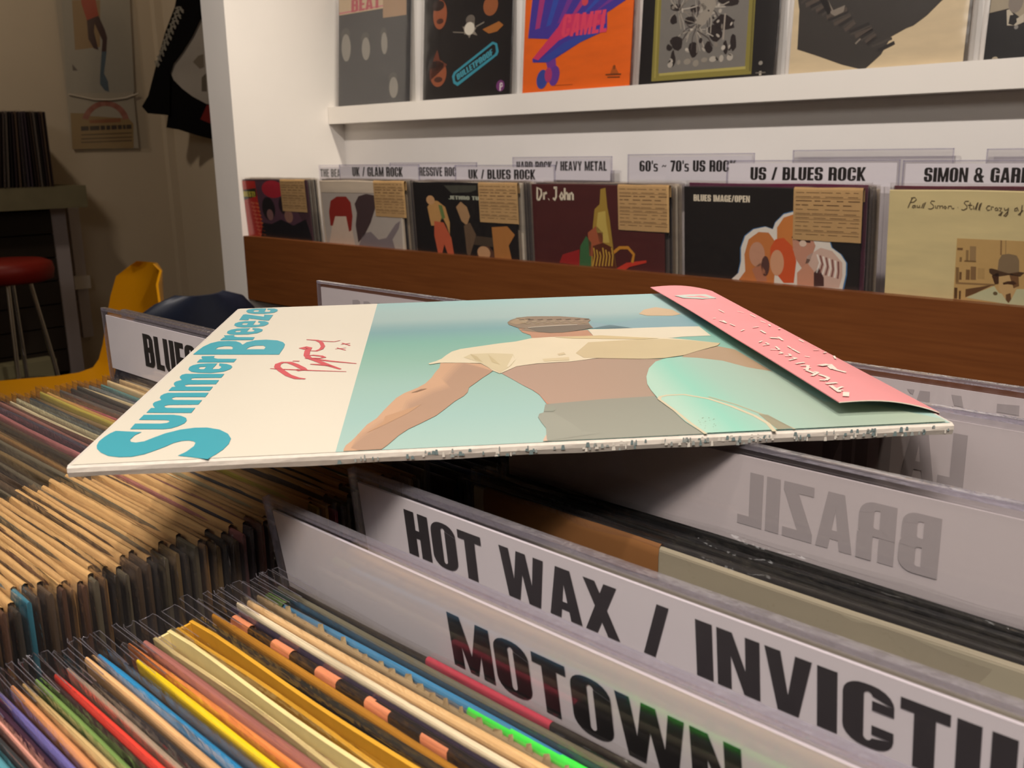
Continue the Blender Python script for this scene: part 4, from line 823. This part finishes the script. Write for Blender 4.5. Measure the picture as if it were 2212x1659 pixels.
# ------------------------------------------------------------------ albums displayed on the picture ledge
AY, AZ, AL, ATH = 1.716, ZB + .1268, -.075, .0040
def ledge_album(px, py, color, label):
    x = onY(px, py, AY - .003).x + CW / 2; r = record((x, AY, AZ), ATH, color, label, None, lean=AL, seed=3, name='displayed_album', cat='album', pad=.0024); bpy.context.view_layer.update(); return r, Art(r, ATH)
m6 = crop(700, 0, 5.027); m2 = crop(680, 0, 2.962); m7 = crop(1380, 0, 6.506)
r, A = ledge_album(730, 231, '3A3A3C', 'dark slate album with four pale ovals, leftmost on the picture ledge')
A.poly(m6((165, 170), (640, 90), (640, -200), (160, -150)), 1, 'C8B090'); A.poly(m6((165, 140), (640, 55), (640, 70), (165, 158)), 2, 'C87880'); A.text('BEAT', m6((298, 0))[0], m6((610, 80))[0], 3, 'B84A58', shear=.0)
A.cut('title_band'); A.poly(m6((640, 195), (895, 160), (895, -200), (640, -150)), 2, 'A8886A'); A.cut('price_card')
for cx, cy, rx, ry in ((240, 520, 50, 150), (455, 530, 45, 125), (655, 470, 34, 120), (755, 950, 48, 115)):
    A.oval(*m6((cx, cy))[0], rx / 5.027, ry / 5.027, 2, '8E8A82', .08); A.oval(*m6((cx - 8, cy - ry * .95))[0], rx / 5.027, ry * .5 / 5.027, 1, '4A4846', .1)
A.done()
r, A = ledge_album(912, 218, '15100E', 'black album with orange-lit faces and a turquoise rounded label on the ledge')
for cx, cy, rx, ry in ((1260, 160, 75, 160), (1240, 800, 90, 145)):
    A.oval(*m6((cx, cy))[0], rx / 5.027, ry / 5.027, 2, '9A5434'); A.oval(*m6((cx, cy + ry * .45))[0], rx * .5 / 5.027, 6, 3, '4A2418'); A.oval(*m6((cx - 20, cy - ry * .6))[0], rx * .9 / 5.027, ry * .35 / 5.027, 3, '2A1812')
A.oval(*m6((1810, 60))[0], 16, 22, 2, '9A5A34'); A.poly(m6((1720, 320), (1800, 280), (1900, 230), (1950, 270), (1880, 340), (1790, 365)), 2, 'A8682E')
A.poly(m6((1150, 880), (1190, 640), (1230, 540), (1260, 660), (1340, 700), (1300, 740), (1150, 730)), 3, '6A3420')
star = [(1585 + (95 if k % 2 else 52) * math.cos(k * math.pi / 7 + .3) * (1 + .25 * math.sin(k * 2.3)), 320 + (95 if k % 2 else 52) * math.sin(k * math.pi / 7 + .3) * (1 + .25 * math.sin(k * 3.1))) for k in range(14)]
A.poly(m6(*star), 3, '8A8276'); A.oval(*m6((1580, 310))[0], 11, 14, 4, 'DCD6C8'); A.stroke(m6((1400, 350), (1520, 355)), .002, 3, '8A8276'); A.stroke(m6((1650, 290), (1740, 240)), .003, 3, '8A8276'); A.oval(*m6((1590, 215))[0], 10, 11, 3, '6A625A')
loz = [(1390, 830), (1410, 785), (1830, 452), (1880, 470), (1897, 560), (1880, 600), (1450, 935), (1405, 905)]
lo2 = [(1418, 835), (1430, 800), (1835, 480), (1860, 490), (1868, 560), (1852, 590), (1450, 895), (1425, 880)]
A.poly(m6(*loz), 3, '3A96AC', [m6(*lo2)])
pa, pb = A.F.uv(*m6((1452, 872))[0]), A.F.uv(*m6((1838, 592))[0]); dx, dy = pb[0] - pa[0], pb[1] - pa[1]; LL = math.hypot(dx, dy); ex = (dx / LL, dy / LL)
text(A.b, 'BULLETPROOF', 0, LL, 0, .0150, .00026, ink('48A0B4'), warp=lambda x, y: (pa[0] + x * ex[0] - y * ex[1] * 1.0, pa[1] + x * ex[1] + y * ex[0]))
A.oval(*m6((1915, 930))[0], 45 / 5.027, 62 / 5.027, 3, '7A3A78'); A.stroke(m6((1912, 985), (1915, 905)), .004, 4, 'E8DCE0'); A.stroke(m6((1915, 945), (1938, 935), (1935, 905), (1915, 902)), .003, 4, 'E8DCE0')
A.done()
r, A = ledge_album(1127, 205, 'F26A10', 'bright orange album with a violet and pink slanted shape on the ledge')
A.poly(m2((1395, -20), (1985, -40), (1990, 0), (1870, 80), (1870, 190), (1700, 270), (1560, 360), (1500, 400), (1395, 400), (1392, 380), (1500, 250), (1365, 245)), 2, '4A3AA0')
for k in range(6): A.poly(m2((1440 + k * 90, -10), (1475 + k * 90, -10), (1440 + k * 70, 180 - k * 20), (1410 + k * 70, 190 - k * 18)), 3, ['B03A80', '3A52B4', '7A3A9A'][k % 3])
A.poly(m2((1395, 375), (1560, 170), (1600, 90), (1860, 90), (1860, 150), (1700, 190), (1560, 260), (1430, 385)), 4, 'D83A6A')
A.poly(m2((1430, 395), (1600, 270), (1860, 160), (1860, 190), (1690, 275), (1540, 365), (1495, 400)), 5, '3A4AA8')
A.text('CAMEL', m2((1580, 100))[0], m2((1865, 205))[0], 6, 'E8486A', shear=.15)
A.poly(m2((1480, 400), (1540, 370), (1545, 430), (1520, 520), (1470, 525), (1490, 440)), 3, '7A3A9A'); A.oval(*m2((1455, 508))[0], 12, 21, 4, '3A4AA0', -.25); A.oval(*m2((1532, 485))[0], 11, 22, 4, '6A3A9A', -.25); A.oval(*m2((1495, 480))[0], 8, 16, 5, 'B83A70')
A.poly(m2((1890, 470), (1905, 430), (1925, 430), (1945, 470)), 3, 'B85A1C'); A.oval(*m2((1916, 430))[0], 3, 5, 4, '8A4416'); A.stroke(m2((1860, 478), (1960, 474)), .003, 3, '7A3E14'); A.stroke(m2((1872, 494), (1952, 492)), .0025, 3, '7A3E14'); A.stroke(m2((1520, 548), (1650, 540)), .0012, 3, 'B05010')
A.oval(*m2((1730, 10))[0], 7, 9, 6, 'D84A5A'); A.done()
r, A = ledge_album(1378, 184, '120E0C', 'black album with olive-gold frame round a tangled grey picture on the ledge')
A.poly(m7((240, -120), (1650, -160), (1580, 1040), (175, 1145)), 1, '8E8440', [m7((322, -100), (1560, -140), (1490, 935), (272, 1035))]); A.poly(m7((322, -100), (1560, -140), (1490, 935), (272, 1035)), 1, '7E7A74')
A.stroke(m7((285, 1050), (1500, 950)), .005, 2, 'B8AC62'); A.stroke(m7((225, 1100), (280, -100)), .004, 2, 'A89C52'); A.stroke(m7((1560, 1000), (1620, -120)), .004, 2, '6E6630')
q = random.Random(21)
for (x, y, w, hh) in ((420, 40, 200, 120), (700, 60, 180, 130), (1110, -60, 300, 150), (1020, 200, 360, 230), (700, 560, 140, 250), (920, 580, 120, 190), (1180, 560, 70, 220), (1280, 440, 95, 310), (430, 480, 190, 240), (440, 700, 80, 240), (430, 200, 120, 160), (640, 230, 160, 120), (380, 620, 90, 110), (960, 330, 220, 260)):
    A.poly(m7(*[(x + w * (.5 + .5 * math.cos(a) * q.uniform(.7, 1.1)), y + hh * (.5 + .5 * math.sin(a) * q.uniform(.7, 1.1))) for a in [k * math.pi / 5 for k in range(10)]]), 2, '2A2220')
for k in range(90):
    cx, cy = [(830, 330), (560, 140), (800, 420), (1000, 100)][k % 4]; a = q.uniform(0, 2 * math.pi); L0 = q.uniform(10, 60); L1 = L0 + q.uniform(80, 330); c = math.cos(a); s_ = math.sin(a)
    x1, y1 = cx + c * L1 * .8, cy + s_ * L1 * 1.2
    if not (400 < x1 < 1400 and y1 < 960): continue
    A.stroke(m7((cx + c * L0, cy + s_ * L0), (cx + c * (L0 + L1) / 2 + q.uniform(-15, 15), cy + s_ * (L0 + L1) * .55), (x1, y1)), q.uniform(.001, .0028), 3, q.choice(['A8A094', '8E867C', 'BEB6AA', '4A4240']))
A.poly(m7((820, -60), (1060, -60), (1090, 60), (1020, 220), (900, 360), (800, 330), (820, 250), (900, 160), (880, 60)), 4, '9E968A')
for k in range(8): x = 440 + k * 120; A.oval(*m7((x, 900 - k * 9 + q.uniform(-40, 20)))[0], q.uniform(4, 8), q.uniform(4, 8), 4, q.choice(['B8B0A4', '9A9286']))
for k in range(34): A.oval(*m7((q.uniform(420, 1360), q.uniform(0, 880)))[0], q.uniform(1.5, 5), q.uniform(1.5, 6), 4, q.choice(['B4ACA0', '2E2624', '8A8278', 'C6BEB2']), q.random() * 3)
A.stroke(m7((1215, 190), (1185, 560)), .0034, 4, 'A89E92'); A.oval(*m7((1712, 885))[0], 4.5, 4.5, 3, '9A948A'); A.stroke(m7((1705, 1060), (1707, 1000)), .005, 3, 'B8B0A0'); A.stroke(m7((1640, 1026), (1780, 1018)), .002, 3, '7A746A'); A.done()
r, A = ledge_album(1702, 160, 'DCC8A4', 'cream album with a dark grey torn shape on the ledge')
A.poly(z3((875, -60), (890, 60), (885, 160), (878, 290), (1000, 330), (1140, 380), (1240, 408), (1280, 405), (1370, 320), (1430, 215), (1520, 165), (1560, 150), (1640, 90), (1720, 10), (1800, -60)), 1, '3C3834')
for k in range(26):
    x = 900 + (k * 97) % 520; y = -20 + (k * 61) % 330
    if y > 300 - (x - 900) * .1 and x < 1000 or (x > 1350 and y > 180): continue
    A.stroke(z3((x, y + 40), (x + 60 + (k % 4) * 20, y - 10)), .004 + .002 * (k % 3), 2, ['4A443E', '2E2A28', '544A42'][k % 3])
A.poly(z3((1050, -20), (1090, 60), (1160, 30), (1150, 70), (1100, 95), (1075, 80)), 3, '8A8074'); A.poly(z3((1000, -20), (1060, 0), (1080, 60), (1060, 90)), 3, '181412'); A.stroke(z3((1220, 258), (1250, 228)), .003, 3, '8A8074'); A.done()
r, A = ledge_album(2123, 132, '1C1A1A', 'album with a dark-suited figure in a tie at the right end of the ledge')
A.poly(z3((1995, -60), (2400, -100), (2400, 300), (2212, 120), (2120, 50), (1985, 80)), 1, 'A89C86'); A.oval(*z3((2165, 10))[0], 16, 24, 3, '8A8076')
A.poly(z3((2110, 60), (2125, 55), (2170, 110), (2212, 80), (2212, 130), (2165, 150), (2112, 150)), 3, 'C8BEAA'); A.poly(z3((2130, 90), (2165, 85), (2170, 130), (2150, 150), (2120, 140)), 4, '141212'); A.poly(z3((1980, 110), (2110, 60), (2112, 150), (2170, 165), (2260, 120), (2400, 300), (2400, 400), (1970, 360)), 2, '161616')
A.oval(*z3((2166, 160))[0], 4.5, 4.5, 5, '8E8A84'); A.oval(*z3((2040, 350))[0], 7, 6, 3, 'B0A48E'); A.done()

# ================================================================== the dim corner at the left
STONE = mat('grey_concrete', '7E7860', .85, .15, .22, 14, bump=.2); BLK = mat('black_slats', '2A221C', .6, .3, .3, 10)
WHT = mat('white_trim', 'A9A0A4', .6, .3, .04, 10); CHR = mat('chrome', 'D8D6D2', .16, .5, .02, 10, metal=1)
SX = -4.42; se = onX(185, 400, SX); zt = se.z; zb = onX(187, 447, SX).z
t = thing('bar_counter', 'grey concrete-topped counter with black slatted front against the left wall', 'counter', T(-4.58, 1.0, 0))
def cbox(mb, lo, hi, m): mb.box((lo[0] + 4.58, lo[1] - 1.0, lo[2]), (hi[0] + 4.58, hi[1] - 1.0, hi[2]), m)
b = MB(); cbox(b, (-4.738, -1.4, zb), (SX, se.y, zt), STONE); obj('slab', b, t)
ye = onX(108, 452, -4.5).y
b = MB(); z = .20
while z < zb - .01:
    cbox(b, (-4.52, -1.4, z), (-4.5, ye, min(z + .098, zb - .001)), BLK); z += .104
cbox(b, (-4.53, -1.4, .05), (-4.52, ye, zb - .001), mat('black_gap', '060505', .8, .1, .1, 10)); obj('slatted_front', b, t)
y2 = onX(141, 452, -4.5).y
b = MB(); cbox(b, (-4.70, ye + .001, 0), (-4.505, y2, zb - .001), WHT); obj('end_panel', b, t)
fp = onX(122, 775, -4.40); f0 = onX(122, 800, -4.40)
b = MB(); cbox(b, (-4.5, -1.4, f0.z - .03), (-4.40, fp.y, fp.z), mat('pale_plank', '8A8468', .7, .2, .15, 8, stretch=(1, .2, 6))); obj('foot_rail', b, t)
p1, p2 = onX(144, 452, -4.735), onX(163, 600, -4.735)
b = MB(); b.box((-4.7395, p1.y, .3), (-4.72, p1.y + .05, zb), mat('white_conduit', 'CFC8CC', .6, .3, .03, 8)); struct('trim_2', b)
b = MB(); q1 = onX(156, 598, -4.70); b.box((-4.7395, q1.y, q1.z - .06), (-4.68, q1.y + .075, q1.z), LEDGE); struct('trim_3', b)
# LPs on the counter, spines to the room
y = onX(112, 398, -4.45).y
kinds = ['2A2022', '3A303A', '3E322C', '1C181A', '54443A', '443C44', '241C1C', '5E5650', '30262A']
for i in range(20):
    th = .0115; lean = 0 if i < 7 else -.013 * (i - 6)
    m = T(-4.575, y - th * .5, zt + .0008 + .006 * abs(math.sin(lean))) @ Matrix.Rotation(lean, 4, 'X')
    r = thing('lp_record', 'dark LP spine on the concrete counter, %s from the right end of the row' % ordn(i), 'record', m, 'LPs on the concrete counter')
    c = link('cover', var('c', .0095, i % 3, h=.312), r); c.color = lin(kinds[(i * 4) % 9])
    if i % 5 == 4 or i > 16: link('outer_sleeve', var('s', .0095, i % 3), r)
    y -= th + (0 if i < 6 else .0046)
# red stool
sp = onX(14, 562, -4.02)
t = thing('bar_stool', 'red round-seated bar stool with chrome legs before the black slatted counter', 'stool', T(sp.x, sp.y, 0))
b = MB(); b.lathe([(0, sp.z), (.13, sp.z), (.158, sp.z - .012), (.165, sp.z - .04), (.158, sp.z - .075), (.13, sp.z - .085), (0, sp.z - .085)], mat('red_vinyl', '7A1408', .5, .3, .1, 20)); obj('seat', b, t)
for k in range(4):
    a = math.pi / 4 + k * math.pi / 2 + .35; b = MB(); b.tube([(.07 * math.cos(a), .07 * math.sin(a), sp.z - .086), (.12 * math.cos(a), .12 * math.sin(a), .35), (.16 * math.cos(a), .16 * math.sin(a), .002)], .009, CHR); obj('leg', b, t)
b = MB(); b.tube([(.135 * math.cos(x), .135 * math.sin(x), .27) for x in [2 * math.pi * k / 28 for k in range(28)]], .008, CHR, 8, True); obj('foot_ring', b, t)
# moulded shell chairs
def shell_chair(name, label, m, shell_mat, leg_mat):
    t = thing(name, label, 'chair', m)
    prof = [(.235, .405), (.225, .432), (.19, .445), (.10, .437), (.0, .428), (-.08, .428), (-.145, .445), (-.185, .49), (-.205, .55), (-.222, .63), (-.238, .71), (-.25, .775), (-.255, .815), (-.257, .832), (-.2575, .838)]
    hw = [.185, .205, .22, .228, .23, .23, .226, .222, .214, .203, .186, .152, .11, .06]
    def row(off):
        rows = []
        for i, ((x, z), w) in enumerate(zip(prof, hw)):
            a = Vector(prof[max(0, i - 1)]); c = Vector(prof[min(len(prof) - 1, i + 1)]); d = (c - a).normalized(); n = Vector((-d.y, d.x)) * -1
            n = Vector((n.x, n.y)) if n.y > 0 or i > 6 else -n
            if i > 6 and n.x < 0: n = -n
            r = []
            for k in range(17):
                s = k / 8 - 1; cu = .055 * abs(s) ** 2.6 * (1 if 1 < i < 12 else .5)
                r.append((x + n.x * (cu + off), s * w * (1 - .02 * abs(s)), z + n.y * (cu + off)))
            rows.append(r)
        return rows
    b = MB(); A, B = row(0), row(-.007); b.grid(A, shell_mat); b.grid(B, shell_mat, flip=True)
    b.grid([[r[0] for r in A], [r[0] for r in B]], shell_mat); b.grid([[r[-1] for r in A], [r[-1] for r in B]], shell_mat); b.grid([A[0], B[0]], shell_mat); b.grid([A[-1], B[-1]], shell_mat)
    obj('shell', b, t)
    for sx in (-1, 1):
        for sy in (-1, 1):
            b = MB(); b.tube([(sx * .07, sy * .12, .418), (sx * .13, sy * .17, .22), (sx * .19, sy * .215, .002)], .0075, leg_mat, 8); obj('leg', b, t)
    b = MB(); b.tube([(-.09, -.13, .40), (.09, .13, .40)], .005, leg_mat, 6); b.tube([(-.09, .13, .40), (.09, -.13, .40)], .005, leg_mat, 6); b.box((-.09, -.14, .408), (.09, .14, .418), leg_mat); obj('under_frame', b, t)
    return t
q = onZ(330, 563, .838)
def face_m(pos, d): return T(*pos) @ Matrix.Rotation(math.atan2(d.y, d.x), 4, 'Z')
d = Vector((-RGT.x * .72 - FWD.x * .69, -RGT.y * .72 - FWD.y * .69, 0)).normalized()
shell_chair('shell_chair', 'glossy mustard-yellow moulded shell chair standing by the far corner', face_m((q.x + d.x * .256, q.y + d.y * .256, 0), d), mat('mustard_shell', 'C98A0C', .22, .5, .04, 8), CHR)
qa, qb = onZ(300, 702, .78), onZ(570, 632, .82); c = (qa + qb) / 2; dy = (qb - qa); dy.z = 0; dy.normalize(); d = Vector((-dy.y, dy.x, 0)) 
shell_chair('shell_chair', 'dark navy moulded shell chair half hidden behind the BLUES divider card', face_m((c.x + d.x * .25, c.y + d.y * .25, 0), d), mat('navy_shell', '1C2233', .4, .4, .2, 60), CHR)
# poster in a clear cover
PX = -4.728; F = Frame((PX, onX(158, 322, PX).y, onX(158, 322, PX).z), (0, 1, 0), (0, 0, 1))
t = thing('wall_poster', 'tall concert poster in clear film with a striding figure, on the left wall', 'poster', F.m)
pw = onX(300, 318, PX).y - F.o.y; b = MB(); b.box((0, 0, -.0025), (pw, .9, 0), mat('poster_paper', 'C8BEAE', .7, .2, .04, 10)); obj('sheet', b, t)
b = MB(); d5 = crop(0, 0, 2.962); d9 = crop(100, 180, 9.217)
def pp(pts, l, c): b.poly([F.uv(*p) for p in pts], .0003 + l * .0002, ink(c, .7))
pp(d5((460, 0), (640, 0), (640, 300), (480, 320)), 1, 'B49468'); pp(d5((380, -200), (820, -200), (860, 590), (430, 600)), 0, 'BEB8AC')
pp(d9((480, 590), (800, 600), (850, 650), (1640, 700), (1730, 800), (1740, 1290), (520, 1310)), 1, 'B2935E')
pp(d5((510, -120), (590, -120), (630, 100), (555, 130), (520, 20)), 2, 'C24A28'); pp(d5((555, 130), (630, 100), (670, 190), (685, 240), (680, 330), (650, 330), (655, 260), (605, 150), (600, 200), (630, 320), (600, 310), (565, 250)), 3, '4A2A22')
pp(d5((650, 330), (682, 330), (665, 470), (690, 520), (698, 588), (672, 580), (640, 540), (640, 480)), 2, '5A6E7E'); pp(d5((462, 410), (498, 452), (465, 452)), 2, '6A625C')
arc = [(d9((1180 - 480 * math.cos(a), 820 - 470 * math.sin(a)))[0], d9((1180 - 360 * math.cos(a), 820 - 370 * math.sin(a)))[0]) for a in [.25 + k * .22 for k in range(13)]]
for k, ((a0, b0), (a1, b1)) in enumerate(zip(arc, arc[1:])): pp([a0, a1, b1, b0], 2, ['B06A58', 'BC7866'][k % 2])
pp(d9((850, 730), (1480, 690), (1480, 770), (870, 800)), 2, 'A8683A')
for (x0, x1) in ((685, 840), (860, 1055), (1075, 1165), (1190, 1270), (1290, 1400), (1420, 1500), (1520, 1575), (1590, 1690)): pp(d9((x0, 858 - (x0 - 685) * .035), (x1, 856 - (x1 - 685) * .035), (x1 + 8, 945 - (x1 - 685) * .04), (x0 + 8, 948 - (x0 - 685) * .04)), 2, '3E2E1A')
for y in (1015, 1095, 1165): pp(d9((690, y), (1700, y - 40), (1705, y - 14), (700, y + 26)), 2, '6E5430')
obj('poster_print', b, t)
b = MB(); b.box((-.004, -.002, .0015), (pw + .05, .9, .0022), plastic('poster_film', (.96, .96, .95), .03, .2, .5, 12)); obj('clear_film', b, t)
b = MB(); b.tube([Vector((*F.uv(*p), .004)) for p in d5((440, 605), (500, 618), (600, 638), (700, 640), (800, 628), (880, 600))], .004, mat('white_cord', 'C8BEB0', .7, .2, .05, 20), 8); o = obj('cord', b); o.matrix_world = F.m; tag(o, 'thin white cord drooping across the tall poster', 'cord')
# black long-sleeved shirt hanging in the corner
so = depth(385, 150, 4.42); F = Frame(so, RGT - Vector((0, 0, RGT.z)), (0, 0, 1)); e5 = crop(300, 0, 5.35)
t = thing('hanging_shirt', 'black long-sleeved shirt with pale lettering down its sleeve hanging in the corner', 'shirt', F.m)
CLOTH = mat('black_cloth', '0B0A0C', .9, .1, .2, 60)
def slab(name, pts, n0, n1, m, par):
    b = MB(); P = [F.uv(*p) for p in pts]; b.poly(P, n1, m); b.poly(P, n0, m)
    b.grid([[(x, y, n0) for x, y in P + P[:1]], [(x, y, n1) for x, y in P + P[:1]]], m, smooth=False); return obj(name, b, par)
slab('sleeve', e5((480, -120), (700, -150), (760, -100), (730, 230), (640, 420), (520, 610), (420, 740), (385, 850), (380, 1335), (130, 1313), (62, 1235), (135, 1110), (210, 820), (330, 380), (440, 90)), .004, .030, CLOTH, t)
slab('body', e5((760, -100), (1100, -100), (1100, 1680), (900, 1620), (700, 1570), (480, 1500), (332, 1475), (352, 1335), (380, 860), (420, 740), (520, 610), (640, 420), (730, 230)), 0, .018, CLOTH, t)
b = MB(); b.poly([F.uv(*p) for p in e5((730, 230), (640, 420), (520, 610), (420, 740), (385, 850), (420, 930), (520, 1030), (640, 1120), (800, 1205), (1000, 1200), (1000, 200))], .0185, mat('pale_shirt_print', '9A948E', .9, .1, .25, 6))
b.poly([F.uv(*p) for p in e5((640, 720), (700, 650), (760, 630), (770, 780), (720, 800))], .0188, ink('6E655A', .9)); b.poly([F.uv(*p) for p in e5((740, 900), (790, 850), (800, 1060), (740, 1060))], .0188, ink('5E564C', .9))
obj('pale_print', b, t)
b = MB(); b.poly([F.uv(*p) for p in e5((800, 1215), (1000, 1215), (1000, 1480), (820, 1420), (725, 1380))], .0185, ink('6A1A16', .9)); obj('red_print', b, t)
b = MB(); q = random.Random(3); LET = ink('8E8A80', .9)
for k in range(11):
    x = 495 - k * 26; y = 120 + k * 62
    for st in ((( -45, -10), (0, -30), (45, 20)), ((-40, 20), (10, 0), (40, 40)), ((-35, -30), (-10, 30)), ((10, -35), (30, 30))):
        b.stroke([F.uv(*p) for p in e5(*[(x + a * (1 - k * .05) + q.uniform(-6, 6), y + c_ + q.uniform(-5, 5)) for a, c_ in st])], .006, .0305, LET)
obj('sleeve_lettering', b, t)
b = MB(); zc = 2.69 - so.z; u0 = F.uv(600, -100)
b.tube([(u0[0] - .2, u0[1] + .02, .012), (u0[0] + .05, u0[1] + .12, .012), (u0[0] + .3, u0[1] + .02, .012)], .006, CHR, 8); b.tube([(u0[0] + .05, u0[1] + .12, .012), (u0[0] + .05, zc, .012)], .003, CHR, 6); obj('hanger', b, t)
print('mesh objects', len([o for o in bpy.data.objects if o.type == 'MESH']), 'things', len([o for o in bpy.data.objects if 'label' in o and o.parent is None]))
